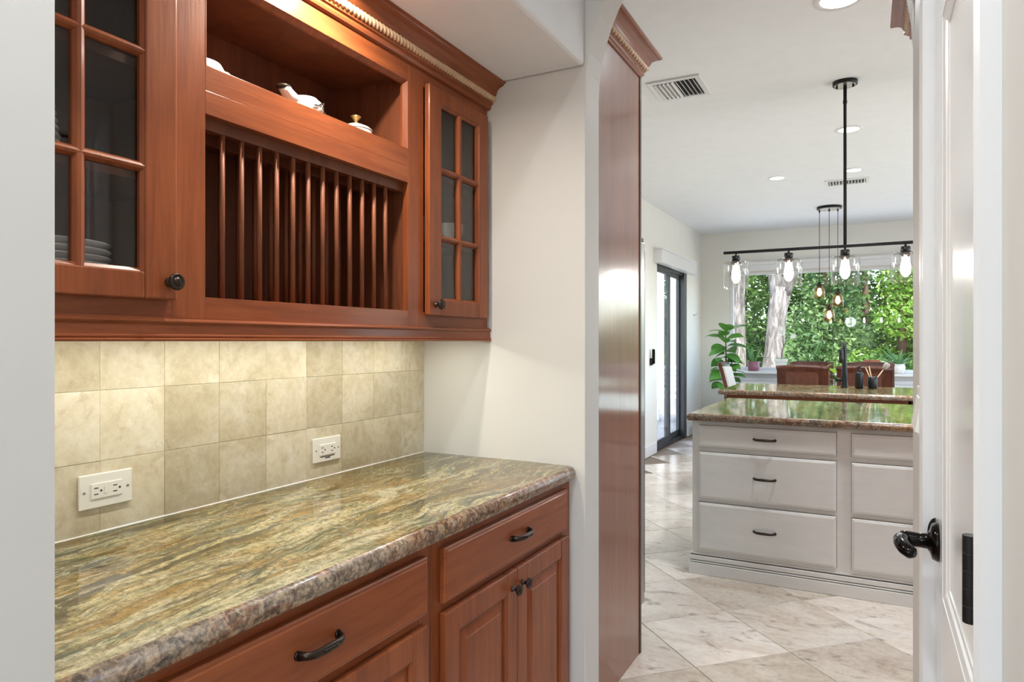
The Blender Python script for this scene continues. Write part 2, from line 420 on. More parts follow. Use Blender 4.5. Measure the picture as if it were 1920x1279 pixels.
# arch wall (between hall and kitchen), opening HX..HR with elliptical head
zs, ab = 2.15, .565; xc = (HX+HR)/2; aa = (HR-HX)/2
arc = [(xc + aa*math.cos(PI - PI*k/28), zs + ab*math.sin(PI*k/28)) for k in range(29)]
arch = MB()
arch.prism([(NX-.1, 0), (HX, 0), (HX, zs), (HX, CZ), (NX-.1, CZ)], 'Y', NY1, AY)
for k in range(28):
    (xa, za), (xb, zb) = arc[k], arc[k+1]
    arch.prism([(xa, za), (xb, zb), (xb, CZ), (xa, CZ)], 'Y', NY1, AY)
wa = arch.build('wall_arch', 'wall'); struct(wa, 'greige arched wall opening into the kitchen')
bv = wa.modifiers.new('soft', 'BEVEL'); bv.width = .008; bv.segments = 3; bv.limit_method = 'ANGLE'; bv.angle_limit = math.radians(60)
struct(MB().box(KX0, NX-.1, NY1, AY, 0, CZ).build('wall_kitchen_near_left', 'wall_k'))
# hall right wall with the closet doorway
DY0, DY1, DZ = .80, 1.45, 2.04
w = MB(); w.box(HR, HR+.11, RY, DY0-.02, 0, CZ); w.box(HR, HR+.11, DY1+.02, 2.18, 0, CZ); w.box(HR, HR+.11, DY0-.02, DY1+.02, DZ+.02, CZ)
struct(w.build('wall_hall_right', 'wall'), 'greige hall wall holding the white door')
w = MB(); UW = ((-2.25, -1.15), (.30, 1.85))
for (x0, x1) in ((-2.4, UW[0][0]), (UW[0][1], UW[1][0]), (UW[1][1], 2.0)): w.box(x0, x1, BACK-.1, BACK, 0, CZ)
for (x0, x1) in UW: w.box(x0, x1, BACK-.1, BACK, 0, .7); w.box(x0, x1, BACK-.1, BACK, 2.5, CZ)
w.box(-2.5, -2.4, BACK-.1, NY0, 0, CZ); w.box(2.0, 2.1, BACK-.1, RY+.1, 0, CZ); w.box(HR+.11, 2.0, RY, RY+.1, 0, CZ)
struct(w.build('wall_utility_room', 'wall'))
for k, (x0, x1) in enumerate(UW):
    fill_window = sroot('window_%d' % (3+k), ((x0+x1)/2, BACK, .7))  # unseen windows added behind the camera to let in fill daylight
    b = MB()
    for a in ((x0, x1, .7, .75), (x0, x1, 2.45, 2.5), (x0, x0+.05, .75, 2.45), (x1-.05, x1, .75, 2.45)): b.box(a[0], a[1], BACK-.08, BACK-.02, a[2], a[3])
    b.build('window_frame', 'trim', fill_window)
    MB().box(x0+.05, x1-.05, BACK-.052, BACK-.048, .75, 2.45).build('pane', 'window_glass', fill_window)
struct(MB().box(HR+.11, KX1, 2.06, 2.17, 0, CZ).build('wall_kitchen_near_right', 'wall_k'))
struct(MB().box(.9, 1.0, RY+.1, 2.06, 0, CZ).build('wall_closet', 'wall'))
# kitchen walls
SY0, SY1, SZ = 8.0, 9.50, 2.27
w = MB(); w.box(KX0-.14, KX0, AY, SY0, 0, CZ); w.box(KX0-.14, KX0, SY1, KY+.14, 0, CZ); w.box(KX0-.14, KX0, SY0, SY1, SZ, CZ)
struct(w.build('wall_kitchen_left', 'wall_k'), 'cream kitchen wall with the sliding door')
WX0, WX1, WZ0, WZ1 = -1.86, 2.5, .90, 2.34
w = MB(); w.box(KX0, WX0, KY, KY+.14, 0, CZ); w.box(WX1, KX1+.1, KY, KY+.14, 0, CZ); w.box(WX0, WX1, KY, KY+.14, 0, WZ0-.04); w.box(WX0, WX1, KY, KY+.14, WZ1, CZ)
struct(w.build('wall_kitchen_back', 'wall_k'), 'cream wall around the garden window')
w = MB(); RW = (3.4, 8.6, .95, 2.40)
w.box(KX1, KX1+.1, 2.06, RW[0], 0, CZ); w.box(KX1, KX1+.1, RW[1], KY+.1, 0, CZ); w.box(KX1, KX1+.1, RW[0], RW[1], 0, RW[2]); w.box(KX1, KX1+.1, RW[0], RW[1], RW[3], CZ)
struct(w.build('wall_kitchen_right', 'wall_k'))
w2 = sroot('window_2', (KX1, 6.0, RW[2]))  # unseen window added to flood the kitchen with daylight
b = MB(); b.box(KX1+.02, KX1+.08, RW[0], RW[1], RW[2], RW[2]+.05); b.box(KX1+.02, KX1+.08, RW[0], RW[1], RW[3]-.05, RW[3])
for k in range(4): yy = RW[0]+(RW[1]-RW[0]-.05)*k/3; b.box(KX1+.02, KX1+.08, yy, yy+.05, RW[2]+.05, RW[3]-.05)
b.build('window_frame', 'trim', w2)
for k in range(3): yy = RW[0]+.05+(RW[1]-RW[0]-.05)*k/3; MB().box(KX1+.048, KX1+.052, yy, yy+(RW[1]-RW[0]-.05)/3-.05, RW[2]+.05, RW[3]-.05).build('pane', 'window_glass', w2)
struct(MB().box(KX0, KX0+.014, AY, SY0-.05, 0, .13, ch=.004).box(KX0, KX0+.014, SY1+.05, KY, 0, .13, ch=.004).build('baseboard_left', 'trim'))
struct(MB().box(KX0, KX1, KY-.014, KY, 0, .13, ch=.004).build('baseboard_back', 'trim'))

# niche backsplash tiles (15 cm squares)
tme = None; pitch = .1524
for r in range(3):
    for k in range(-3, 9):
        y0 = .8884 + k*pitch; y1 = y0 + pitch; z0 = .9152 + r*pitch; z1 = z0 + pitch
        if y1 < NY0+.01 or y0 > NY1-.004: continue
        full = y0 >= NY0 and y1 <= NY1 and r < 2
        ya, yb = max(y0, NY0), min(y1, NY1); zb = z1 if r < 2 else 1.352
        g = .0005
        def mk(): return MB().box(NX, NX+.010+random.uniform(-.0006, .0006), ya+g, yb-g, z0+g, zb-g, ch=.0008).build('tile', 'wall_tile', wnb)
        mk()

MB().box(NX, NX+.0082, NY0, NY1, .9152, 1.351).build('grout', 'grout', wnb)

# closet door
door = sroot('door_1', (HR, DY0, 0), 'white two-panel door with black lever and hinges')
DX0, DX1 = HR+.002, HR+.037
def frame_boards(b, x0, x1, y0, y1, z0, z1, st0, st1, rails, ch=.001):
    b.box(x0, x1, y0, y0+st0, z0, z1, ch=ch); b.box(x0, x1, y1-st1, y1, z0, z1, ch=ch)
    for (ra, rb) in rails: b.box(x0, x1, y0+st0, y1-st1, ra, rb, ch=ch)
b = MB(); frame_boards(b, DX0, DX1, DY0+.003, DY1-.003, .01, DZ-.003, .135, .125, [(.01, .24), (.72, .905), (1.86, DZ-.003)])
b.build('door_frame', 'door_paint', door)
for (za, zb) in ((.24, .72), (.905, 1.86)):
    pn = MB().box(DX0+.010, DX1-.010, DY0+.135, DY1-.12, za-.004, zb+.004).build('door_panel', 'door_paint', door)
    mo = MB(); ya, yb = DY0+.138, DY1-.128
    pr = [(DX0+.011, 0), (DX0+.001, 0), (DX0+.004, .010), (DX0+.007, .013), (DX0+.008, .018), (DX0+.011, .020)]
    mo.prism([(x, za+h) for x, h in pr], 'Y', ya, yb); mo.prism([(x, zb-h) for x, h in pr], 'Y', ya, yb)
    mo.prism([(x, ya+h) for x, h in pr], 'Z', za, zb); mo.prism([(x, yb-h) for x, h in pr], 'Z', za, zb)
    mo.build('panel_moulding', 'door_paint', pn)
KY_, KZ = 1.392, .978
kn = MB().lathe([(.033, 0), (.033, -.004), (.030, -.010), (.020, -.013), (.0135, -.017), (.0125, -.030), (.0135, -.046), (.0145, -.052), (.012, -.058), (.0, -.060)], (DX0, KY_, KZ), 'X', 28)
lv = [(.052, 1.394, .978), (.046, 1.378, .9785), (.0455, 1.358, .977), (.051, 1.340, .973), (.059, 1.330, .970), (.064, 1.327, .969)]
kn.tube(lv, [.0125, .0135, .0125, .0125, .0115, .006], 14, flat=.9)
kn.build('door_lever', 'blackgloss', door)
for hz in (.26, 1.086, 1.80):
    h = MB(); c = (.0885, .829)
    for k in range(5): h.lathe([(.0071, 0), (.0074, .0003), (.0074, .0172), (.0071, .0175)], (c[0], c[1], hz-.0445+k*.0178), 'Z', 28, smooth=False)
    h.box(c[0], HR+.002, c[1]-.002, c[1]+.002, hz-.044, hz+.044)
    h.build('hinge', 'black', door)
MB().prism([(.1015, .955)] + [(.1015-.0125*math.sin(PI*k/12), .9805-.0265*math.cos(PI*k/12)) for k in range(13)] + [(.1015, 1.006)], 'Y', 1.4470, 1.4492).build('strike_plate', 'black', door)
# casing round the door
cs = MB()
cp = [(HR, 0), (HR-.008, 0), (HR-.012, .006), (HR-.014, .012), (HR-.010, .018), (HR-.0145, .030), (HR-.019, .055), (HR-.020, .066), (HR-.016, .072), (HR, .072)]
cs.prism([(x, DY1+.004+h) for x, h in cp], 'Z', 0, DZ+.08)
cs.prism([(x, DY0-.004-h) for x, h in cp], 'Z', 0, DZ+.08)
cs.prism([(x, DZ+.006+h) for x, h in cp], 'Y', DY0-.07, DY1+.07)
cs.box(HR-.0185, HR+.112, DY1+.001, DY1+.006, 0, DZ+.01); cs.box(HR-.006, HR+.112, DY0-.006, DY0-.001, 0, DZ+.01)
cs.box(HR+.038, HR+.05, DY1-.012, DY1+.001, 0, DZ)
struct(cs.build('trim_1', 'trim'), 'white moulded casing around the door')

# ------------------------------------------------------------------ helpers for joinery
def arch_pull(centre, length, proj, along, out, r=.0045, mat='bronze', parent=None):
    # bowed cabinet pull; along / out are unit vectors
    c = Vector(centre); a = Vector(along); o = Vector(out); pts = []; rs = []
    for k in range(17):
        u = k/16*2-1
        q = 1-abs(u)**4
        pts.append(c + a*(u*length/2) + o*(.002 + proj*(q**.55))); rs.append(r*(1.25 - .25*abs(u) if abs(u) < .92 else 1.35))
    b = MB().tube(pts, rs, 10, flat=1.5)
    for s_ in (-1, 1):
        f = c + a*(s_*length/2)
        for h in (0,): b.tube([f, f + o*.004], [r*1.9, r*1.5], 12)
    # raised rope band in the middle of the bow
    for k in range(-4, 5):
        q = 1-abs(k/4*.3)**4
        p = c + a*(k*length*.04) + o*(.002 + proj*(q**.55) + r*.9); b.tube([p - a*.0016, p + a*.0016], r*.75, 8)
    return b.build('handle', mat, parent)
def round_knob(centre, out, parent, s=1.0):
    prof = [(.0095, 0), (.0095, .002), (.006, .004), (.0052, .013), (.0085, .017), (.0155, .019), (.0165, .0225), (.0150, .0255), (.0118, .0262), (.0112, .0250), (.0085, .0248), (.0080, .0268), (.004, .0282), (0, .0285)]
    b = MB(); c = centre
    ax = 'X' if abs(out[0]) > .5 else 'Y'; sg = out[0] if ax == 'X' else out[1]
    b.lathe([(r*s, h*s*sg) for r, h in prof], c, ax, 22)
    return b.build('knob', 'bronze', parent)
def edge_board(b, x0, x1, y0, y1, z0, z1, e=.007, t=.006):
    # slab front whose arrises are stepped back (front towards +x)
    b.box(x0, x1-t, y0, y1, z0, z1, ch=.0012)
    p = []
    for (ins, x) in ((.0, x1-t), (.0035, x1-t*.45), (e, x1-t*.35), (e+.003, x1)):
        p.append([(x, y0+ins, z0+ins), (x, y1-ins, z0+ins), (x, y1-ins, z1-ins), (x, y0+ins, z1-ins)])
    vs_ = [q for l in p for q in l]; fs = []
    for i in range(3):
        for k in range(4): fs.append((i*4+k, i*4+(k+1) % 4, (i+1)*4+(k+1) % 4, (i+1)*4+k))
    fs.append((12, 13, 14, 15)); b.add(vs_, fs); return b
def rope_along_y(b, x, z, y0, y1, r=.010, p=.0135, n=14, step=.0016):
    m = int((y1-y0)/step); vs_ = []; fs = []
    for i in range(m+1):
        y = y0 + (y1-y0)*i/m
        for k in range(n):
            a = 2*PI*k/n; q = r*(.56 + .44*abs(math.sin(a + y*PI/p)))
            vs_.append((x+q*math.cos(a), y, z+q*math.sin(a)))
    for i in range(m):
        for k in range(n): fs.append((i*n+k, i*n+(k+1) % n, (i+1)*n+(k+1) % n, (i+1)*n+k))
    return b.add(vs_, fs, 0, True)

# ------------------------------------------------------------------ wall cabinet with plate rack
FX = -1.20; CB0, CB1 = NY0+.006, NY1-.008
wc = thing('wall_cabinet', 'cherry wall cabinet with glass doors and plate rack above the tiled counter', 'cabinet', (FX, (CB0+CB1)/2, 1.33))
RY0, RY1 = .938, 1.624         # open bay
ZB, ZT = 1.352, 2.150
# carcass: ends, partitions, back, bottom, top, shelves
b = MB(); bk = NX+.003
for (ya, yb) in ((CB0, CB0+.016), (RY0-.022, RY0-.004), (RY1+.004, RY1+.022), (CB1-.016, CB1)): b.box(bk, FX-.019, ya, yb, ZB, ZT)
b.box(bk, bk+.008, CB0, CB1, ZB, ZT); b.box(bk, FX-.019, CB0+.016, RY0-.022, 1.383, 1.399); b.box(bk, FX-.019, RY1+.022, CB1-.016, 1.383, 1.399); b.box(bk, FX-.019, CB0, CB1, ZT-.02, ZT)
b.box(bk, FX-.019, RY0-.004, RY1+.004, 1.868, 1.886); b.box(bk, FX-.019, RY0-.004, RY1+.004, 1.800, 1.816)
b.box(bk, FX-.019, RY0-.004, RY1+.004, 1.400, 1.416)
b.box(bk, FX-.019, RY0-.004, RY1+.004, 2.100, 2.112)
for (ya, yb) in ((CB0+.016, RY0-.022), (RY1+.022, CB1-.016)):
    for z in (1.648, 1.86): b.box(bk, FX-.030, ya, yb, z-.016, z)
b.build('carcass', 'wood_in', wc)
# face frame
for (ya, yb) in ((CB0, CB0+.045), (RY0-.075, RY0), (RY1, RY1+.078), (CB1-.030, CB1)): bx('face_stile', 'wood_v', wc, FX-.019, FX, ya, yb, ZB, ZT, ch=.0012)
for (ya, yb, za, zb) in ((RY0, RY1, ZB, 1.416), (RY0, RY1, 1.790, 1.838), (RY0, RY1, 1.838, 1.890), (RY0, RY1, 2.090, ZT), (CB0+.045, RY0-.075, ZB, 1.415), (RY1+.078, CB1-.03, ZB, 1.415), (CB0+.045, RY0-.075, 2.095, ZT), (RY1+.078, CB1-.03, 2.095, ZT)):
    bx('face_rail', 'wood_y', wc, FX-.019, FX, ya, yb, za, zb, ch=.0006)
# chamfered nosing inside the display opening
b = MB()
for s_, ye in ((1, RY0), (-1, RY1)): b.prism([(FX+.0005, ye), (FX+.0005, ye+s_*.002), (FX-.012, ye+s_*.012), (FX-.019, ye+s_*.012), (FX-.019, ye)], 'Z', 1.890, 2.090)
b.prism([(FX+.0005, 2.090), (FX+.0005, 2.088), (FX-.012, 2.078), (FX-.019, 2.078), (FX-.019, 2.090)], 'Y', RY0, RY1)
b.build('opening_bead', 'wood_v', wc)
bx('dowel_rail', 'wood_in', wc, FX-.17, FX-.14, RY0, RY1, 1.775, 1.800); bx('dowel_rail', 'wood_in', wc, FX-.045, FX-.019, RY0, RY1, 1.765, 1.800)
for k in range(12):
    y = 1.000 + k*.0502
    MB().tube([(FX-.027, y, 1.41), (FX-.027, y, 1.79)], .0060, 10).build('dowel', 'wood_d', wc)
    MB().tube([(FX-.155, y, 1.41), (FX-.155, y, 1.79)], .0060, 10).build('dowel', 'wood_d', wc)
# glass doors
def add_glass_door(y0, y1, c, knob_y):
    c0, c1, c2, c3 = c
    x0, x1 = FX+.001, FX+.021; z0, z1 = 1.405, 2.107
    rows = ((1.455, 1.6385), (1.657, 1.850), (1.869, 2.059))
    d = MB(); d.box(x0, x1, y0, c0, z0, z1, ch=.004); d.box(x0, x1, c3, y1, z0, z1, ch=.004)
    d.box(x0, x1-.0005, c0, c3, z0, 1.455, ch=.003); d.box(x0, x1-.0005, c0, c3, 2.059, z1, ch=.003)
    d = d.build('glass_door', 'wood_v', wc)
    m = MB()
    # moulded sash bars, proud and rounded
    def bar_y(za, zb): m.prism([(x0, za), (x0+.010, za), (x1-.003, (za*.75+zb*.25)), (x1-.001, (za+zb)/2), (x1-.003, (za*.25+zb*.75)), (x0+.010, zb), (x0, zb)], 'Y', c0, c3)
    bar_y(1.6385, 1.657); bar_y(1.850, 1.869)
    m.prism([(x0, c1), (x0+.010, c1), (x1-.003, c1*.75+c2*.25), (x1-.001, (c1+c2)/2), (x1-.003, c1*.25+c2*.75), (x0+.010, c2), (x0, c2)], 'Z', 1.455, 2.059)
    # ovolo sticking around the whole opening
    for (ya, s_) in ((c0, 1), (c3, -1)): m.prism([(x1-.003, ya), (x1-.008, ya+s_*.006), (x0+.004, ya+s_*.006), (x0+.004, ya)], 'Z', 1.455, 2.059)
    for (za, s_) in ((1.455, 1), (2.059, -1)): m.prism([(x1-.003, za), (x1-.008, za+s_*.006), (x0+.004, za+s_*.006), (x0+.004, za)], 'Y', c0, c3)
    m.build('glazing_bar', 'wood_v', d)
    for (za, zb) in rows:
        for (ya, yb) in ((c0, c1), (c2, c3)): MB().box(x0+.003, x0+.006, ya-.001, yb+.001, za-.001, zb+.001).build('pane', 'pane', d)
    round_knob((x1, knob_y, 1.4385), (1, 0, 0), d)
    return d
add_glass_door(1.704, 2.060, (1.770, 1.873, 1.895, 1.998), 1.737)
add_glass_door(.504, .860, (.566, .669, .691, .794), .842)
# crown with rope, light rail
cr = MB(); x = FX
prof = [(x-.018, 2.140), (x+.004, 2.140), (x+.010, 2.143), (x+.013, 2.150), (x+.013, 2.156), (x+.019, 2.159), (x+.021, 2.168), (x+.021, 2.184),
        (x+.030, 2.186), (x+.034, 2.192), (x+.037, 2.203), (x+.046, 2.212), (x+.058, 2.217), (x+.062, 2.219), (x+.064, 2.223), (x+.070, 2.225), (x+.070, NZ-.0005), (x-.018, NZ-.0005)]
crown = cr.prism(prof, 'Y', CB0-.004, NY1-.0005).build('crown_moulding', 'wood_y', wc)
rope_along_y(MB(), x+.022, 2.1765, CB0-.004, NY1-.001, .0125, .015).build('rope_moulding', 'rope', crown)
lr = MB(); prof = [(x-.02, 1.3265), (x+.012, 1.3265), (x+.0145, 1.329), (x+.0145, 1.331), (x+.011, 1.333), (x+.0125, 1.3355), (x+.0125, 1.338), (x+.009, 1.340), (x+.008, 1.359), (x+.011, 1.361), (x+.013, 1.3645), (x+.0115, 1.368), (x+.006, 1.370), (x+.006, 1.373), (x-.02, 1.373)]
lr.prism(prof, 'Y', CB0-.004, NY1-.0005).build('light_rail', 'wood_y', wc)

# strip light under the wall cabinet
st = thing('under_cabinet_light', 'slim strip light mounted under the cherry wall cabinet', 'light', (-1.315, 1.27, 1.35))
bx('housing', 'plastic', st, -1.335, -1.295, .60, 1.96, 1.362, 1.381, ch=.002)
bx('diffuser', 'strip', st, -1.330, -1.300, .605, 1.955, 1.359, 1.3625, ch=.001)
d = bpy.data.lights.new('strip_lamp', 'AREA'); d.shape = 'RECTANGLE'; d.size = .03; d.size_y = 1.34; d.energy = P_STRIP; d.color = (1, .97, .84)
o = bpy.data.objects.new('strip_lamp', d); COL.objects.link(o); o.parent = st; o.location = Vector((-1.315, 1.28, 1.357)) - st.location

# downlight in the niche soffit
def downlight(name, loc, r, label, power, color=(.90, .96, 1), group=None, spread=150, lens='lens'):
    t = thing(name, label, 'ceiling light', loc, group)
    x, y, z = loc
    MB().lathe([(r*.72, -.001), (r*.74, -.006), (r*.98, -.004), (r, 0)], loc, 'Z', 32, cap=False).build('trim_ring', 'trim', t)
    MB().lathe([(r*.74, -.0035), (.001, -.0035)], loc, 'Z', 32).build('lens', lens, t)
    lamp_disk('downlight_lamp', (x, y, z-.008), power, r*1.4, color, t, spread)
    return t
downlight('niche_downlight', (-1.065, 1.24, NZ), .035, 'small round downlight in the soffit above the wall cabinet', P_NICHE, (1, .92, .80), spread=170)
downlight('hall_fill_light', (-.40, .35, CZ-.006), .075, 'added round recessed fill light in the hall ceiling near the arch', P_HALL, (.90, .96, 1))  # out-of-view lamp added for overall fill in the hall
downlight('hall_fill_light', (-.20, -1.6, CZ-.002), .075, 'added round recessed fill light in the utility room behind the viewer', P_HALL, (.90, .96, 1))  # second added fill lamp, behind the camera

t = thing('added_fill_globe', 'opal globe pendant added behind the viewer as fill light', 'pendant lamp', (-.55, -1.15, CZ-.002))  # unseen lamp added to lift the hall walls and soffit
MB().lathe([(.06, 0), (.06, -.02), (.01, -.025)], (-.55, -1.15, CZ-.002), 'Z', 24).build('canopy', 'steel', t)
MB().tube([(-.55, -1.15, CZ-.02), (-.55, -1.15, 2.02)], .004, 8).build('cord', 'black', t)
MB().lathe([(.001, .15)] + [(.15*math.sin(PI*k/16), .15*math.cos(PI*k/16)) for k in range(1, 16)] + [(.001, -.15)], (-.55, -1.15, 1.88), 'Z', 28).build('globe', 'globe', t)

# ------------------------------------------------------------------ crockery in the wall cabinet
def plate(c, r, label, group, h=.016):
    b = MB().lathe([(r*.45, 0), (r*.55, .0015), (r*.62, .004), (r*.97, h*.85), (r, h), (r*.985, h+.0015), (r*.64, .008), (r*.5, .0055), (.001, .0055)], c, 'Z', 40)
    return tag(b.build('plate', 'china'), label, 'plate', group)
ordn = ['lowest', 'second from the bottom', 'third from the bottom', 'fourth from the bottom', 'fifth from the bottom', 'sixth from the bottom', 'second from the top', 'topmost']
for k in range(8): plate((-1.335, .690, 1.3995+k*.0128), .118, f'white dinner plate, {ordn[k]} in the stack on the low cabinet shelf', 'plates behind the left glass door')
ordn.pop(5)
for k in range(7): plate((-1.335, .615, 1.6485+k*.0135), .105-.002*k, f'white rimmed bowl, {ordn[k]} in the stack on the middle cabinet shelf', 'bowls behind the left glass door', .030)
def cup(c, label):
    t = thing('teacup', label, 'cup', c, 'cups behind the right glass door')
    MB().lathe([(.022, 0), (.025, .005), (.037, .018), (.046, .045), (.049, .074), (.0475, .074), (.044, .046), (.034, .020), (.001, .012)], c, 'Z', 28).build('bowl', 'china', t)
    MB().tube([(c[0]-.042 - .022*math.sin(PI*k/8), c[1], c[2]+.060-.034*k/8) for k in range(9)], .0032, 8).build('cup_handle', 'china', t)
cup((-1.275, 1.818, 1.6485), 'white teacup on the shelf behind the right glass door, left one')
cup((-1.275, 1.960, 1.6485), 'white teacup on the shelf behind the right glass door, right one')
tj = thing('patterned_jar', 'grey patterned ceramic jar on the top shelf behind the left glass door', 'jar', (-1.31, .585, 1.8605))
MB().lathe([(.03, 0), (.05, .02), (.06, .06), (.052, .10), (.036, .12), (.036, .13), (.028, .13), (.026, .02), (.001, .012)], tj.location, 'Z', 28).build('jar_body', 'silver', tj)

SHZ = 1.8865
t = thing('creamer', 'white porcelain creamer with dark leaf decoration in the open display shelf', 'pitcher', (-1.30, 1.315, SHZ))
bc = (-1.30, 1.315, SHZ)
b = MB().lathe([(.026, 0), (.028, .006), (.022, .012), (.036, .028), (.046, .046), (.0475, .058), (.042, .072), (.033, .081), (.0315, .084), (.029, .081), (.001, .050)], bc, 'Z', 32)
b.build('creamer_body', 'china', t)
MB().tube([(-1.30, 1.280, SHZ+.062), (-1.30, 1.262, SHZ+.074), (-1.30, 1.250, SHZ+.086), (-1.30, 1.243, SHZ+.094)], [.022, .020, .017, .017], 14, flat=.85).build('spout', 'china', t)
MB().lathe([(.0165, 0), (.0185, .002), (.0185, .005), (.0165, .0065), (.013, .004)], (-1.30, 1.242, SHZ+.092), 'Z', 18).build('spout_rim', 'silver', t)
MB().tube([(-1.30, 1.357+.030*math.sin(PI*k/10), SHZ+.066-.044*k/10 + .016*math.sin(PI*k/10)) for k in range(11)], .0038, 8).build('handle', 'silver', t)
lf = MB()
for (yy, zz, an, ln) in ((1.322, .060, .5, .022), (1.332, .050, -.4, .018), (1.307, .052, .2, .020), (1.335, .066, 1.2, .014)):
    th0 = math.asin(max(-.9, min(.9, (yy-1.315)/.05)))
    for s_ in (1,):
        pts = []
        for k in range(7):
            u = k/6-.5; w_ = .0032*math.cos(u*PI)
            yq = yy + u*ln*math.cos(an); zq = zz + u*ln*math.sin(an)
            r_ = .0475 + .0016
            aq = math.asin(max(-.95, min(.95, (yq-1.315)/r_)))
            pts.append((-1.30 + r_*math.cos(aq), yq, SHZ+zq, w_))
        vs_ = [(x_, y_-w_*math.sin(an), z_+w_*math.cos(an)) for x_, y_, z_, w_ in pts] + [(x_, y_+w_*math.sin(an), z_-w_*math.cos(an)) for x_, y_, z_, w_ in pts]
        lf.add(vs_, [(k, k+1, 8+k, 7+k) for k in range(6)])
lf.build('leaf_decoration', 'slot', t); t.scale = (1, 1, .80)
t = thing('sugar_bowl', 'white lidded sugar bowl with gilt knob in the open display shelf', 'bowl', (-1.30, 1.512, SHZ)); c = (-1.30, 1.512, SHZ)
MB().lathe([(.026, 0), (.030, .006), (.042, .020), (.046, .032), (.044, .038)], c, 'Z', 30).build('bowl_body', 'china', t)
MB().lathe([(.046, .038), (.047, .041), (.038, .048), (.020, .056), (.007, .060)], c, 'Z', 30).build('lid', 'china', t)
MB().lathe([(.006, .058), (.005, .066), (.013, .074), (.015, .079), (.010, .082), (.001, .083)], c, 'Z', 20).build('lid_knob', 'gold', t)
t = thing('teapot', 'white teapot with looped handle at the left end of the display shelf', 'teapot', (-1.31, 1.010, SHZ)); c = (-1.31, 1.010, SHZ)
MB().lathe([(.030, 0), (.034, .006), (.048, .024), (.052, .044), (.044, .060), (.030, .066), (.001, .070)], c, 'Z', 30).build('pot_body', 'china', t)
MB().tube([(-1.31, 1.056+.030*math.sin(PI*k/10), SHZ+.058-.036*k/10+.020*math.sin(PI*k/10)) for k in range(11)], .004, 8).build('handle', 'china', t); t.scale = (1, 1, .86)

# ------------------------------------------------------------------ base cabinets and counter of the niche
BX = -.888
def base_cabinet(y0, y1, dy0, dy1, label, twodoor):
    t = thing('base_cabinet', label, 'cabinet', (-1.18, (y0+y1)/2, 0), 'base cabinets in the niche')
    b = MB(); bk = NX+.003
    b.box(bk, BX-.019, y0, y0+.016, .10, .874); b.box(bk, BX-.019, y1-.016, y1, .10, .874); b.box(bk, bk+.01, y0, y1, .10, .874); b.box(bk, BX-.019, y0, y1, .10, .116)
    b.box(bk, BX-.019, y0, y1, .858, .874); b.box(bk, BX-.08, y0, y1, 0, .10)
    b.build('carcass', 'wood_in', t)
    bx('face_stile', 'wood_v', t, BX-.019, BX, y0, dy0+.012, .10, .874, ch=.001); bx('face_stile', 'wood_v', t, BX-.019, BX, dy1-.012, y1, .10, .874, ch=.001)
    for za, zb in ((.100, .135), (.695, .727), (.840, .874)): bx('face_rail', 'wood_y', t, BX-.019, BX-.0005, dy0+.012, dy1-.012, za, zb, ch=.001)
    dr = edge_board(MB(), BX+.001, BX+.020, dy0, dy1, .720, .849).build('drawer', 'wood_y', t)
    arch_pull((BX+.020, (dy0+dy1)/2+.012, .789), .100, .024, (0,1,0), (1,0,0), parent=dr)
    ym = (dy0+dy1)/2
    for (a_, b_, ky) in ((dy0, ym-.0015, ym-.030), (ym+.0015, dy1, ym+.030)):
        z0, z1, st_ = .118, .698, .058; x0, x1 = BX+.001, BX+.020
        f = MB(); f.box(x0, x1, a_, a_+st_, z0, z1, ch=.0035); f.box(x0, x1, b_-st_, b_, z0, z1, ch=.0035)
        f.box(x0, x1-.0006, a_+st_-.001, b_-st_+.001, z0, z0+st_, ch=.0035); f.box(x0, x1-.0006, a_+st_-.001, b_-st_+.001, z1-st_, z1, ch=.0035)
        # stepped top arris
        dd = f.build('cabinet_door', 'wood_v', t)
        p = MB(); ya, yb, za, zb = a_+st_, b_-st_, z0+st_, z1-st_
        p.box(x0, x0+.006, ya-.002, yb+.002, za-.002, zb+.002)
        L = []
        for ins, xx in ((.006, x0+.0061), (.010, x0+.009), (.034, x0+.0155), (.036, x0+.017)):
            L += [(xx, ya+ins, za+ins), (xx, yb-ins, za+ins), (xx, yb-ins, zb-ins), (xx, ya+ins, zb-ins)]
        p.add(L, [(i*4+k, i*4+(k+1) % 4, i*4+4+(k+1) % 4, i*4+4+k) for i in range(3) for k in range(4)] + [(12, 13, 14, 15)])
        p.build('raised_panel', 'wood_v', dd)
        s2 = MB()
        pr = [(x1-.002, 0), (x1-.006, .006), (x0+.006, .007), (x0+.006, 0)]
        for (q, s_) in ((za, 1), (zb, -1)): s2.prism([(x_, q+s_*h) for x_, h in pr], 'Y', ya, yb)
        for (q, s_) in ((ya, 1), (yb, -1)): s2.prism([(x_, q+s_*h) for x_, h in pr], 'Z', za, zb)
        s2.build('panel_bead', 'wood_v', dd)
        round_knob((x1, ky, .650), (1,0,0), dd, .95)
    return t
base_cabinet(NY0+.004, 1.2850, .545, 1.252, 'cherry base cabinet on the left of the niche, drawer over two doors', True)
base_cabinet(1.2865, NY1-.004, 1.3205, 2.040, 'cherry base cabinet on the right of the niche, drawer over two doors', True)

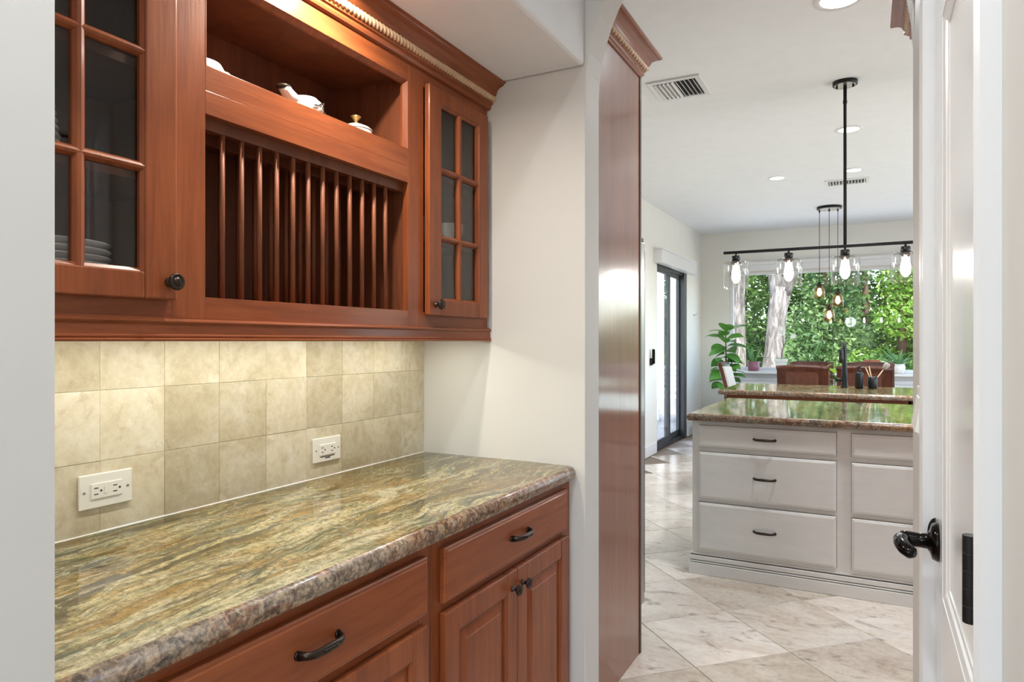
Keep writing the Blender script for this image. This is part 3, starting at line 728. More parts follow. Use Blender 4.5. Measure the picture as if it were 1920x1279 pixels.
def offset_poly(pts, ds):
    # inset each edge i (from point i to i+1) by ds[i]
    n = len(pts); out = []
    for i in range(n):
        p0, p1, p2 = Vector(pts[i-1]), Vector(pts[i]), Vector(pts[(i+1) % n])
        e1 = (p1-p0).normalized(); e2 = (p2-p1).normalized(); d1, d2 = ds[i-1], ds[i]
        n1 = Vector((-e1.y, e1.x)); n2 = Vector((-e2.y, e2.x)); det = n1.x*n2.y - n1.y*n2.x
        if abs(det) < 1e-4: out.append(p1 + n1*(d1+d2)/2); continue
        c1 = n1.dot(p1)+d1; c2 = n2.dot(p1)+d2
        out.append(Vector(((c1*n2.y-c2*n1.y)/det, (n1.x*c2-n2.x*c1)/det)))
    return out
def slab(name, pts, z0, z1, fixed=(), steps=8, parent=None, mats=('granite', 'granite_edge'), ogee=True):
    # stone top; pts counter-clockwise; rounded (ogee) edge all round
    b = MB(); h = z1-z0; loops = []
    prof = [(.010, z0), (.006, z0+.001), (.004, z0+h*.10), (.003, z0+h*.22), (.0, z0+h*.40), (.0, z0+h*.55), (.002, z0+h*.72), (.006, z0+h*.88), (.011, z0+h*.97), (.016, z1)]
    for (ins, z) in prof: loops.append([(p.x, p.y, z) for p in offset_poly(pts, [0 if i in fixed else ins for i in range(len(pts))])])
    n = len(pts)
    for i in range(len(loops)-1): b.add(loops[i]+loops[i+1], [(k, (k+1) % n, n+(k+1) % n, n+k) for k in range(n)], 1, True)
    b.add(loops[-1], [tuple(range(n))], 0); b.add(loops[0], [tuple(range(n))[::-1]], 1)
    o = b.build(name, mats, parent); return o
def arc_pts(cx, cy, r, a0, a1, n=7): return [(cx+r*math.cos(a0+(a1-a0)*k/(n-1)), cy+r*math.sin(a0+(a1-a0)*k/(n-1))) for k in range(n)]
fxc = -.858
pts = [(NX+.004, NY0+.002), (fxc, NY0+.002)] + arc_pts(fxc-.028, NY1-.002-.028, .028, 0, PI/2, 9) + [(NX+.004, NY1-.002)]
cnt = slab('countertop', pts, .8745, .915, fixed=(0, len(pts)-2, len(pts)-1))
MB().prism([(NX+.009, .9150), (NX+.0125, .9150), (NX+.009, .9178)], 'Y', NY0+.002, NY1-.001).build('caulk_line', 'trim', wnb)
tag(cnt, 'polished green and gold granite counter in the niche', 'countertop')

# outlets on the backsplash
def outlet(yc, zc, label, gfci):
    X = NX+.011; t = thing('power_outlet', label, 'outlet', (X, yc, zc), 'outlets on the backsplash')
    bx('cover_plate', 'plastic', t, X, X+.006, yc-.0585, yc+.0585, zc-.037, zc+.037, ch=.0025)
    bx('receptacle', 'plastic', t, X+.005, X+.0085, yc-.034, yc+.034, zc-.0165, zc+.0165, ch=.0012)
    for s_ in (-1, 1):
        for dz in (-.0065, .0065):
            bx('slot', 'slot', t, X+.0080, X+.0088, yc+s_*.0205-.0045-.003, yc+s_*.0205+.0045-.003, zc+dz-.0011, zc+dz+.0011, ch=0)
        MB().lathe([(.0024, 0), (.0024, .0006)], (X+.0083, yc+s_*.0205+.0075, zc), 'X', 12).build('ground_hole', 'slot', t)
        MB().lathe([(.003, 0), (.003, .0008), (.0022, .0014)], (X+.0058, yc+s_*.0475, zc), 'X', 14).build('screw', 'steel', t)
    if gfci:
        bx('test_button', 'plastic', t, X+.0082, X+.0098, yc-.0065, yc-.0008, zc-.007, zc+.007, ch=.0005); bx('reset_button', 'steel', t, X+.0082, X+.0095, yc-.0065, yc-.002, zc+.001, zc+.007, ch=.0003)
    else:
        bx('print_strip', 'slot', t, X+.0056, X+.0062, yc-.030, yc+.030, zc-.0225, zc-.0200, ch=0); bx('print_mark', 'navy', t, X+.0056, X+.0062, yc-.010, yc+.012, zc-.0275, zc-.0240, ch=0)
outlet(.8985, 1.006, 'white wall outlet with test buttons on the left of the backsplash', True)
outlet(1.577, .998, 'white wall outlet with blue print on the right of the backsplash', False)

# switch plate on the hall wall beyond the door
t = thing('light_switch', 'white rocker light switch plate beside the door casing', 'switch', (HR, 1.69, 1.17))
bx('cover_plate', 'plastic', t, HR-.011, HR, 1.600, 1.775, 1.118, 1.228, ch=.002)
for k in range(3):
    y0 = 1.612 + k*.053
    MB().prism([(HR-.011, 1.138), (HR-.023, 1.142), (HR-.013, 1.206), (HR-.011, 1.208)], 'Y', y0, y0+.045).build('rocker', 'plastic', t)

# ------------------------------------------------------------------ fridge enclosure and fridge
t = thing('fridge_surround', 'tall cherry cabinet panel with crown beside the arch', 'cabinet', (-1.37, 2.53, 0))
PXs = -.873
bx('side_panel', 'wood_p', t, PXs-.022, PXs, AY+.004, 2.815, 0, 2.45, ch=.001)
bx('edge_trim', 'chairwood', t, PXs-.030, PXs+.004, 2.812, 2.832, 0, 2.45, ch=.003)
bx('far_panel', 'wood_v', t, -1.90, -1.878, AY+.004, 2.815, 0, 2.45, ch=.001)
bx('upper_box', 'wood_v', t, -1.878, PXs-.022, AY+.004, 2.79, 1.84, 2.45, ch=.001)
for (a_, b_) in ((-1.872, -1.39), (-1.384, -.90)):
    dd = bx('cabinet_door', 'wood_v', t, a_, b_, 2.791, 2.81, 1.86, 2.44, ch=.003); round_knob((b_-.03 if b_ < -1 else a_+.03, 2.81, 1.90), (0, 1, 0), dd)
def crown_run(parent, x, sgn, y0, y1, zb, front=True, dense=False):
    # crown along the side of a cabinet (towards sgn x), with the return along the far front at y1
    pf = [(-.018, 0), (.006, 0), (.010, .006), (.016, .010), (.016, .022), (.022, .026), (.022, .048), (.030, .050), (.036, .056), (.042, .070), (.056, .080), (.064, .084), (.072, .086), (.078, .090), (.078, .098), (-.018, .098)]
    out = [[], []]
    vs_ = []; n = len(pf)
    rings = [[(x+sgn*o, y0, zb+h) for o, h in pf], [(x+sgn*o, y1+o, zb+h) for o, h in pf]]
    c = MB(); c.add(rings[0]+rings[1], [(k, (k+1) % n, n+(k+1) % n, n+k) for k in range(n)] + [tuple(range(n))[::-1]])
    if front:
        r2 = [(x-sgn*1.0, y1+o, zb+h) for o, h in pf]
        c.add(rings[1]+r2, [(k, (k+1) % n, n+(k+1) % n, n+k) for k in range(n)] + [tuple(range(n, 2*n))])
    cr_ = c.build('crown_moulding', 'wood_y', parent)
    rope_along_y(MB(), x+sgn*.023, zb+.037, y0, y1+.024, .0130, .028, 14, .002).build('rope_moulding', 'rope', cr_)
crown_run(t, PXs, 1, AY+.004, 2.815, 2.445)
fr = thing('refrigerator', 'stainless side-by-side refrigerator in the cherry surround', 'refrigerator', (-1.37, 2.6, 0))
bx('case', 'steel_dark', fr, -1.84, -.906, 2.25, 2.93, .02, 1.77, ch=.004)
for (a_, b_) in ((-1.84, -1.445), (-1.440, -.906)):
    d_ = bx('fridge_door', 'steel', fr, a_, b_, 2.942, 3.004, .15, 1.77, ch=.008)
    hx = b_-.035 if b_ < -1 else a_+.035
    hb = MB().tube([(hx, 3.045, .55), (hx, 3.045, 1.65)], .011, 12)
    for z in (.60, 1.60): hb.tube([(hx, 3.0, z), (hx, 3.045, z)], .009, 10)
    hb.build('handle', 'steel', d_)
bx('door_gasket', 'steel_dark', fr, -1.835, -.912, 2.93, 2.942, .15, 1.765, ch=0)
bx('hinge_cover', 'black', fr, -1.00, -.910, 2.93, 3.0, 1.77, 1.79, ch=.004)
bx('base_grille', 'steel', fr, -1.83, -.912, 2.93, 2.975, .025, .14, ch=.01)
hb = MB().tube([(-.93, 3.05, .18), (-.93, 3.05, 1.74)], .010, 12)
for z in (.22, 1.70): hb.tube([(-.93, 3.0, z), (-.93, 3.05, z)], .008, 10)
hb.build('door_edge_grip', 'steel_dark', fr)

# wall cabinet on the right side of the kitchen passage
t = thing('tall_cabinet', 'cherry tall cabinet whose crown shows at the top right beyond the arch', 'cabinet', (.55, 2.55, 0))
bx('carcass', 'wood_v', t, .140, .95, 2.19, 2.915, 0, 2.45, ch=.001)
dd = bx('cabinet_door', 'wood_v', t, .16, .94, 2.916, 2.934, .12, 2.42, ch=.003); round_knob((.24, 2.934, 1.1), (0, 1, 0), dd)
crown_run(t, .140, -1, 2.19, 2.935, 2.445)

# ------------------------------------------------------------------ white drawer island
IX0, IX1, IY0, IY1 = -.912, 1.30, 3.950, 5.06
t = thing('drawer_island', 'white painted kitchen island with bronze drawer pulls', 'kitchen island', (.19, 4.5, 0))
b = MB(); b.box(IX0, IX1, IY0, IY1, .09, .874, ch=.002); b.build('carcass', 'island', t)
b = MB()
b.box(IX0-.018, IX1+.018, IY0-.020, IY1+.018, 0, .064, ch=.003); b.box(IX0-.015, IX1+.015, IY0-.017, IY1+.015, .068, .076, ch=.002); b.box(IX0-.015, IX1+.015, IY0-.016, IY1+.015, .080, .106, ch=.003)
b.box(IX0-.006, IX1+.006, IY0-.008, IY1+.006, .109, .120, ch=.003)
bb = b.build('base_moulding', 'island', t)
MB().box(IX0-.010, IX1+.010, IY0-.012, IY1+.010, .004, .108).build('moulding_groove', 'glaze', bb)
def front_y(b, x0, x1, z0, z1, y, t_=.019, e=.009):
    b.box(x0, x1, y-t_+.006, y, z0, z1, ch=.0015)
    L = []
    for ins, yy in ((0, y-t_+.006), (.004, y-t_+.003), (e, y-t_+.002), (e+.004, y-t_)):
        L += [(x0+ins, yy, z0+ins), (x1-ins, yy, z0+ins), (x1-ins, yy, z1-ins), (x0+ins, yy, z1-ins)]
    b.add(L, [(i*4+k, i*4+(k+1) % 4, i*4+4+(k+1) % 4, i*4+4+k) for i in range(3) for k in range(4)] + [(12, 13, 14, 15)]); return b
for (a_, b_) in ((-.871, -.165), (-.093, .613), (.685, 1.27)):
    for (za, zb) in ((.727, .848), (.437, .697), (.143, .410)):
        bx('painted_shadow_gap', 'gap', t, a_-.003, b_+.003, IY0-.0008, IY0+.001, za-.003, zb+.003, ch=0)  # thin grey sheet paints the shadow line round each drawer
        dr = front_y(MB(), a_, b_, za, zb, IY0-.0005).build('drawer', 'island', t)
        hz = (za+zb)/2 if zb > .8 else (za+zb)/2+.005
        arch_pull(((a_+b_)/2, IY0-.0195, hz), .108, .024, (1,0,0), (0,-1,0), .0042, 'bronze', dr)
pts = [(-.935, 3.905), (1.34, 3.905), (1.34, 5.13), (-.935, 5.13)]
o = slab('island_countertop', pts, .8745, .915); tag(o, 'polished brown granite top of the white drawer island', 'countertop')

# ------------------------------------------------------------------ sink island behind it
t = thing('sink_island', 'cherry sink island standing behind the white island', 'kitchen island', (.2, 6.5, 0))
b = MB(); b.box(-1.10, .245, 6.00, 6.90, .09, .874, ch=.002); b.build('carcass', 'wood_x', t)
bx('base_board', 'wood_x', t, -1.08, .245, 6.02, 6.88, 0, .09, ch=.001)
for k in range(3):
    a_ = -1.085 + k*.445; dd = bx('cabinet_door', 'wood_v', t, a_, a_+.435, 5.981, 6.0, .12, .845, ch=.004); round_knob((a_+.40, 5.981, .78), (0, -1, 0), dd)
dw = thing('dishwasher', 'stainless dishwasher with black control strip built into the sink island', 'dishwasher', (.56, 6.5, 0))
bx('front', 'steel', dw, .262, .862, 5.985, 6.04, .10, .815, ch=.004); bx('control_strip', 'black', dw, .262, .862, 5.99, 6.04, .816, .872, ch=.003); bx('case', 'steel_dark', dw, .262, .862, 6.04, 6.60, .09, .872, ch=0)
dh = MB().tube([(.30, 5.945, .77), (.82, 5.945, .77)], .01, 12); dh.tube([(.33, 5.945, .77), (.33, 5.99, .77)], .008, 10); dh.tube([(.79, 5.945, .77), (.79, 5.99, .77)], .008, 10); dh.build('handle', 'steel', dw)
t2 = thing('end_cabinet', 'cherry end cabinet right of the dishwasher', 'cabinet', (1.15, 6.45, 0)); bx('carcass', 'wood_v', t2, .88, 1.42, 6.0, 6.90, .0, .874, ch=.002); dd = bx('cabinet_door', 'wood_v', t2, .90, 1.40, 5.981, 5.9995, .12, .845, ch=.004); round_knob((.94, 5.981, .78), (0, -1, 0), dd)
pts = [(-1.155, 5.93), (1.46, 5.93), (1.46, 6.96), (-1.155, 6.96)]
o = slab('sink_countertop', pts, .8745, .915); tag(o, 'polished brown granite top of the cherry sink island', 'countertop')

FXx, FYy = -.215, 6.70
t = thing('faucet', 'tall matte black pull-down faucet on the sink island', 'faucet', (FXx, FYy, .915))
MB().lathe([(.030, 0), (.030, .006), (.027, .012), (.025, .06), (.023, .12), (.018, .24), (.0155, .34), (.0145, .40)], (FXx, FYy, .915), 'Z', 24).build('faucet_body', 'black', t)
pts = [(FXx, FYy, 1.30)] + [(FXx-.02*(1-math.cos(PI*k/10))*.5, FYy-.085*(1-math.cos(PI*k/10)), 1.300+.050*math.sin(PI*k/10)) for k in range(11)] + [(FXx-.02, FYy-.172, 1.25)]
MB().tube(pts, .0125, 14).build('spout', 'black', t)
MB().lathe([(.013, 0), (.015, -.01), (.0185, -.07), (.020, -.115), (.016, -.118)], (FXx-.02, FYy-.172, 1.255), 'Z', 20).build('spray_head', 'black', t)
MB().tube([(FXx-.015, FYy, .985), (FXx-.075, FYy-.002, .985)], .016, 14).tube([(FXx-.07, FYy, .985), (FXx-.085, FYy-.03, 1.01), (FXx-.088, FYy-.045, 1.03)], .006, 10).build('lever', 'black', t)
t = thing('soap_dispenser', 'matte black soap pump bottle beside the faucet', 'bottle', (-.098, 6.62, .915)); c = (-.098, 6.62, .915)
MB().lathe([(.030, 0), (.033, .003), (.033, .125), (.030, .138), (.020, .146), (.012, .150)], c, 'Z', 26).build('bottle', 'black', t)
MB().lathe([(.014, .150), (.014, .164), (.006, .166), (.006, .182), (.012, .183), (.012, .196), (.008, .199)], c, 'Z', 18).tube([(c[0], c[1], c[2]+.191), (c[0]-.012, c[1]-.034, c[2]+.189), (c[0]-.014, c[1]-.044, c[2]+.182)], .0055, 10).build('pump', 'black', t)
c = (.004, 6.655, .915)
o = MB().lathe([(.030, 0), (.036, .004), (.039, .05), (.039, .102), (.0365, .103), (.0355, .05), (.032, .01), (.001, .008)], c, 'Z', 26).build('brush_cup', 'black'); tag(o, 'matte black tumbler holding dish brushes on the sink island', 'cup')
def brush(dx, dy, ln, label, head):
    t = thing('dish_brush', label, 'brush', c)
    p0 = Vector((c[0]-dx*.25, c[1]-dy*.25, c[2]+.012)); p1 = Vector((c[0]+dx, c[1]+dy, c[2]+ln))
    MB().tube([p0, p1], [.0045, .0038], 10).build('brush_handle', 'bamboo', t)
    if head:
        q = (p1-p0).normalized(); MB().tube([p1-q*.004, p1+q*.012, p1+q*.05, p1+q*.062], [.010, .020, .026, .016], 16).build('brush_head', 'bristle', t)
    else: MB().tube([p1-(p1-p0)*.06, p1, p1+Vector((0, 0, .004))], [.0042, .0055, .003], 10).build('brush_tip', 'bamboo', t)
brush(.085, .01, .170, 'bamboo dish brush with grey bristle head leaning right in the black tumbler', True)
brush(-.052, .01, .178, 'plain bamboo stick leaning left in the black tumbler', False)
brush(-.026, -.012, .190, 'short bamboo stick nearly upright in the black tumbler', False)

# ------------------------------------------------------------------ linear chandelier
CX, CY, BZ = -.146, 4.647, 1.908
ch = thing('linear_chandelier', 'black five-light bar chandelier with clear glass cylinders over the white island', 'chandelier', (CX, CY, CZ))
MB().lathe([(.070, 0), (.070, -.026), (.066, -.028)], (CX, CY, CZ-.0005), 'Z', 36).build('canopy', 'black', ch)
MB().lathe([(.060, -.0285), (.058, -.0295)], (CX, CY, CZ), 'Z', 36).build('canopy_plate', 'steel', ch)
for s_ in (-1, 1): MB().lathe([(.006, -.028), (.006, -.042), (.003, -.045)], (CX+s_*.045, CY, CZ), 'Z', 12).build('canopy_nut', 'black', ch)
MB().lathe([(.010, CZ-.03), (.010, 2.80), (.012, 2.798), (.012, 2.782), (.0095, 2.78), (.0095, BZ)], (CX, CY, 0), 'Z', 16).build('rod', 'black', ch)
bx('bar', 'black', ch, CX-.722, CX+.722, CY-.009, CY+.009, BZ-.009, BZ+.009, ch=.002)
for k in range(-2, 3):
    x = CX + k*.3215
    so = MB().lathe([(.006, BZ-.008), (.006, BZ-.022), (.026, BZ-.023), (.027, BZ-.054), (.022, BZ-.056)], (x, CY, 0), 'Z', 22).build('socket', 'black', ch)
    MB().lathe([(.020, BZ-.056), (.031, BZ-.062), (.033, BZ-.070), (.022, BZ-.074), (.017, BZ-.086)], (x, CY, 0), 'Z', 22).build('bulb_collar', 'bronze', so)
    MB().lathe([(.013, BZ-.084), (.016, BZ-.095), (.024, BZ-.122), (.0285, BZ-.150), (.024, BZ-.180), (.012, BZ-.198), (.001, BZ-.202)], (x, CY, 0), 'Z', 20).build('bulb', 'bulb', so)
    MB().lathe([(.028, BZ-.060), (.060, BZ-.060), (.074, BZ-.064), (.080, BZ-.074), (.080, BZ-.235), (.0775, BZ-.235), (.0775, BZ-.076), (.072, BZ-.068), (.028, BZ-.064)], (x, CY, 0), 'Z', 36, cap=False).build('glass_shade', 'shade', so)

# pendant cluster over the dining table
QX, QY = -.448, 8.93
pc = thing('pendant_cluster', 'round canopy with three small amber glass pendants over the dining table', 'pendant lamp', (QX, QY, CZ))
MB().lathe([(.138, 0), (.138, -.024), (.130, -.028)], (QX, QY, CZ-.0005), 'Z', 40).build('canopy', 'black', pc)
MB().lathe([(.120, -.0285), (.118, -.0295)], (QX, QY, CZ), 'Z', 40).build('canopy_plate', 'steel', pc)
for (x, y, zt) in ((-.556, 8.93, 2.02), (-.357, 8.93, 1.92), (-.448, 8.90, 1.745)):
    MB().tube([(x, y, CZ-.028), (x, y, CZ-.06)], .008, 10).tube([(x, y, CZ-.05), (x, y, zt)], .0032, 8).build('cord', 'black', pc)
    so = MB().lathe([(.008, zt+.02), (.012, zt), (.034, zt-.022), (.036, zt-.036), (.022, zt-.038), (.020, zt-.062)], (x, y, 0), 'Z', 20).build('socket', 'bronze', pc)
    MB().lathe([(.012, zt-.06), (.022, zt-.09), (.027, zt-.115), (.022, zt-.14), (.001, zt-.158)], (x, y, 0), 'Z', 18).build('bulb', 'bulb_s', so)
    MB().lathe([(.036, zt-.036), (.050, zt-.050), (.060, zt-.110), (.064, zt-.185), (.062, zt-.185), (.058, zt-.110), (.048, zt-.052)], (x, y, 0), 'Z', 28, cap=False).build('glass_shade', 'amber', so)

# recessed lights and vents
G = 'recessed downlights in the kitchen ceiling'
downlight('recessed_light', (-.133, 3.50, CZ-.0100), .115, 'large round recessed light at the top edge of the view', P_CAN, group=G)
downlight('recessed_light', (-.153, 5.733, CZ+.0025), .098, 'round recessed light behind the chandelier rod', P_CAN, group=G)
downlight('recessed_light', (-.821, 7.113, CZ+.0015), .090, 'leftmost round recessed light in the kitchen ceiling', P_CAN, group=G)
downlight('recessed_light', (-.150, 7.113, CZ+.0015), .090, 'round recessed light just in front of the far ceiling vent', P_CAN, group=G)
for i, (x, y) in enumerate(((1.3, 3.5), (1.3, 5.7), (1.3, 7.9))):
    downlight('recessed_light', (x, y, CZ-.0095 if y < 4 else CZ+.001), .090, ['round recessed light over the right passage near the tall cabinet', 'round recessed light right of the chandelier outside the view', 'round recessed light right of the dining table'][i], P_CAN, group=G)
def vent(x0, x1, y0, y1, z, label, n, split):
    t = thing('ceiling_vent', label, 'vent', ((x0+x1)/2, (y0+y1)/2, z), 'ceiling vents')
    b = MB(); w_ = .032
    for a in ((x0, x1, y0, y0+w_), (x0, x1, y1-w_, y1), (x0, x0+w_, y0+w_, y1-w_), (x1-w_, x1, y0+w_, y1-w_)): b.box(*a, z-.010, z, ch=0)
    b.build('frame', 'trim', t)
    MB().box(x0+w_-.004, x1-w_+.004, y0+w_-.004, y1-w_+.004, z-.0012, z-.0006).build('duct', 'slot', t)
    m = (x0+x1)/2
    for k in range(n):
        u = (k+.5)/n; xs = x0+w_ + (x1-x0-2*w_)*u; left = xs < m or not split
        tl = -.006 if left else .010
        MB().prism([(xs-.001-tl, z-.0015), (xs+.001-tl, z-.0015), (xs+.001+tl*.6, z-.018), (xs-.001+tl*.6, z-.018)], 'Y', y0+w_, y1-w_).build('slat', 'trim', t)
vent(-1.225, -.905, 4.085, 4.435, CZ-.0118, 'white louvred air vent in the ceiling beside the tall cabinet crown', 10, True)
vent(-.42, -.02, 7.47, 7.72, CZ+.0015, 'white rectangular air vent in the ceiling above the dining area', 12, False)

# ------------------------------------------------------------------ garden window, sill, shade box
wr = sroot('window_1', (0, KY, WZ0), 'wide white garden window above the sill')
b = MB()
for a in ((WX0, WX0+.05, WZ0, WZ1), (WX1-.05, WX1, WZ0, WZ1)): b.box(a[0], a[1], KY+.02, KY+.09, a[2], a[3], ch=.003)
b.box(WX0, WX1, KY+.02, KY+.09, WZ0, WZ0+.045, ch=.003); b.box(WX0, WX1, KY+.02, KY+.09, WZ1-.05, WZ1, ch=.003); b.box(.90, .96, KY+.02, KY+.09, WZ0, WZ1, ch=.003)
b.build('window_frame', 'trim', wr)
for (a_, c_) in ((WX0+.045, .905), (.955, WX1-.045)): MB().box(a_, c_, KY+.05, KY+.056, WZ0+.04, WZ1-.045).build('pane', 'window_glass', wr)
b = MB(); b.box(WX0-.06, WX1+.06, KY-.20, KY+.03, .862, .897, ch=.008); b.build('window_sill', 'trim', wr)
b = MB(); b.prism([(KY, .861), (KY-.085, .861), (KY-.085, .835), (KY-.05, .80), (KY-.05, .755), (KY-.03, .745), (KY-.03, .71), (KY, .71)], 'X', WX0-.03, WX1+.03); b.build('sill_apron', 'trim', wr)
t = thing('roller_shade', 'white roller shade box along the top of the garden window', 'window shade', (0, KY-.06, 2.40))
b = MB(); b.prism([(KY-.0005, 2.470), (KY-.10, 2.470), (KY-.108, 2.462), (KY-.108, 2.425), (KY-.095, 2.415), (KY-.095, 2.335), (KY-.0005, 2.335)], 'X', WX0+.10, WX1-.02); b.build('valance', 'trim', t)
bx('shade_roll', 'linen', t, WX0+.12, WX1-.04, KY-.075, KY-.06, 2.315, 2.40, ch=.004)

# sliding glass door
sd = sroot('door_2', (KX0, (SY0+SY1)/2, 0), 'dark framed sliding glass door to the patio')
xs0, xs1 = KX0-.11, KX0-.02
b = MB(); b.box(xs0, xs1, SY0, SY1, 0.0, .035, ch=.003); b.box(xs0, xs1, SY0, SY1, SZ-.05, SZ, ch=.003); b.box(xs0, xs1+.02, SY1-.16, SY1, 0, SZ, ch=.003); b.box(xs0, xs1, SY0, SY0+.05, 0, SZ, ch=.003); b.build('door_frame', 'frame_black', sd)
for (a_, c_, xx) in ((SY0+.03, 8.72, xs0+.055), (8.66, SY1-.14, xs0+.02)):
    q = MB(); 
    q.box(xx, xx+.03, a_, a_+.06, .03, SZ-.04, ch=.003); q.box(xx, xx+.03, c_-.06, c_, .03, SZ-.04, ch=.003); q.box(xx, xx+.03, a_+.06, c_-.06, .03, .12, ch=.003); q.box(xx, xx+.03, a_+.06, c_-.06, SZ-.10, SZ-.04, ch=.003)
    q = q.build('sliding_sash', 'frame_black', sd); MB().box(xx+.012, xx+.018, a_+.055, c_-.055, .115, SZ-.095).build('pane', 'window_glass', q)
struct(MB().box(KX0-.13, KX0+.001, SY1-.012, SY1, 0, SZ).box(KX0-.13, KX0+.001, SY0, SY0+.012, 0, SZ).build('trim_2', 'trim'))
t = thing('blind_valance', 'white boxed valance above the sliding glass door', 'valance', (KX0+.05, 8.8, 2.33))
b = MB(); b.box(KX0+.001, KX0+.10, SY0-.13, SY1+.17, 2.25, 2.405, ch=.004); b.box(KX0+.001, KX0+.108, SY0-.14, SY1+.18, 2.405, 2.425, ch=.004); b.build('valance_box', 'trim', t)
t = thing('wall_phone', 'black handset in a wall cradle beside the sliding door', 'phone', (KX0, 7.74, 1.13))
bx('cradle', 'black', t, KX0, KX0+.03, 7.70, 7.76, 1.045, 1.13, ch=.008); bx('handset', 'blackgloss', t, KX0+.025, KX0+.055, 7.705, 7.755, 1.06, 1.235, ch=.012)
t = thing('tieback_hook', 'small white hook on the wall at the far side of the sliding door', 'hook', (KX0, 9.92, 1.70))
MB().tube([(KX0, 9.90, 1.70), (KX0+.03, 9.90, 1.70), (KX0+.045, 9.91, 1.715), (KX0+.05, 9.93, 1.735)], .009, 10).lathe([(.02, 0), (.02, .006)], (KX0, 9.90, 1.70), 'X', 16).build('hook', 'trim', t)

# ------------------------------------------------------------------ dining set
t = thing('dining_table', 'dark wooden dining table behind the sink island', 'table', (-.4, 8.72, 0))
bx('table_top', 'chairwood', t, -1.30, .55, 8.18, 9.20, .715, .755, ch=.008)
bx('apron', 'chairwood', t, -1.20, .45, 8.28, 9.10, .63, .715, ch=.002)
for x in (-1.16, .41):
    for y in (8.32, 9.06): MB().lathe([(.045, .63), (.045, .5), (.032, .46), (.044, .38), (.028, .06), (.034, .03), (.03, 0)], (x, y, 0), 'Z', 16).build('leg', 'chairwood', t)
def chair(name, loc, rz, label, mats=('leather', 'chairwood')):
    t = thing(name, label, 'chair', loc, 'dining chairs'); t.rotation_euler = (0, 0, rz)
    # local: front towards +y, back at -y
    def loc_build(b, nm, m, par=t):
        o = b.build(nm, m); o.parent = par; return o
    st = MB().box(-.25, .25, -.22, .25, .40, .49, ch=.03); loc_build(st, 'seat', mats[0])
    fr_ = MB().box(-.235, .235, -.205, .235, .35, .40, ch=.004); loc_build(fr_, 'seat_frame', mats[1])
    for sx in (-1, 1):
        loc_build(MB().tube([(sx*.215, .215, .40), (sx*.22, .22, 0)], [.026, .018], 10), 'leg', mats[1])
        loc_build(MB().tube([(sx*.225, -.20, .42), (sx*.22, -.25, 0)], [.026, .018], 10), 'leg', mats[1])
    def yb(z): return -.20 - .16*((z-.42)/.62)
    vs_ = []; N = 6; R = 8
    bk = MB()
    def sheet(y_off, x0, x1, z0, z1):
        g = []
        for i in range(R+1):
            z = z0 + (z1-z0)*i/R
            for k in range(N+1):
                u = k/N*2-1; x = (x0+x1)/2 + u*(x1-x0)/2
                g.append((x, yb(z) + y_off + .035*(u*u), z + (.012*(1-u*u) if i == R else 0)))
        return g
    def solid(o0, o1, x0, x1, z0, z1):
        a = sheet(o0, x0, x1, z0, z1); c_ = sheet(o1, x0, x1, z0, z1); n = len(a); W = N+1; fs = []
        for i in range(R):
            for k in range(N):
                q = (i*W+k, i*W+k+1, (i+1)*W+k+1, (i+1)*W+k); fs.append(q[::-1]); fs.append(tuple(n+v for v in q))
        for k in range(N): fs.append((k, k+1, n+k+1, n+k)); fs.append((R*W+k, R*W+k+1, n+R*W+k+1, n+R*W+k))
        for i in range(R): fs.append((i*W, (i+1)*W, n+(i+1)*W, n+i*W)); fs.append((i*W+N, (i+1)*W+N, n+(i+1)*W+N, n+i*W+N))
        return MB().add(a+c_, fs, 0, False)
    loc_build(solid(-.02, .02, -.255, .255, .46, 1.035), 'backrest', mats[1])
    loc_build(solid(-.028, -.018, -.205, .205, .54, .985), 'back_pad', mats[0])
    loc_build(solid(.018, .040, -.225, .225, .52, 1.0), 'front_pad', mats[0])
    tr_ = sheet(-.001, -.257, .257, .46, 1.035)[-7:]
    loc_build(MB().tube(tr_, .024, 10), 'top_rail', mats[1])
    return t
chair('dining_chair', (-.664, 8.27, 0), 0, 'brown leather dining chair behind the sink, left one of the near row')
chair('dining_chair', (-.073, 8.27, 0), 0, 'brown leather dining chair behind the faucet, right one of the near row')
chair('dining_chair', (-.685, 9.18, 0), PI, 'brown leather dining chair under the window, left one of the far row')
chair('dining_chair', (-.015, 9.18, 0), PI, 'brown leather dining chair under the window, right one of the far row')
chair('dining_chair', (-1.30, 8.72, 0), -PI/2, 'dining chair with pale pad at the table end beside the fig plant', ('linen', 'chairwood'))

# ------------------------------------------------------------------ plants
def leaf_mesh(name, L, W, bend, mat, fold=.15, tip=1.0):
    b = MB(); n = 8; vs_ = []
    for i in range(n+1):
        u = i/n; w_ = W/2*(math.sin(PI*min(1, u**.8*.98+.02))**.8) * (1 + .35*math.sin(PI*u)*(u-.4)*tip)
        x = L*math.sin(u*bend)/bend if bend > .01 else L*u; z = -L*(1-math.cos(u*bend))/bend if bend > .01 else 0
        wv = .02*L*math.sin(u*9)
        for s_ in (-1, -.5, 0, .5, 1): vs_.append((x, s_*w_, z + abs(s_)*w_*fold + (wv if abs(s_) == 1 else 0)))
    fs = [(i*5+k, i*5+k+1, (i+1)*5+k+1, (i+1)*5+k) for i in range(n) for k in range(4)]
    me = bpy.data.meshes.new(name); me.from_pydata(vs_, [], fs); me.materials.append(M[mat])
    for p in me.polygons: p.use_smooth = True
    return me
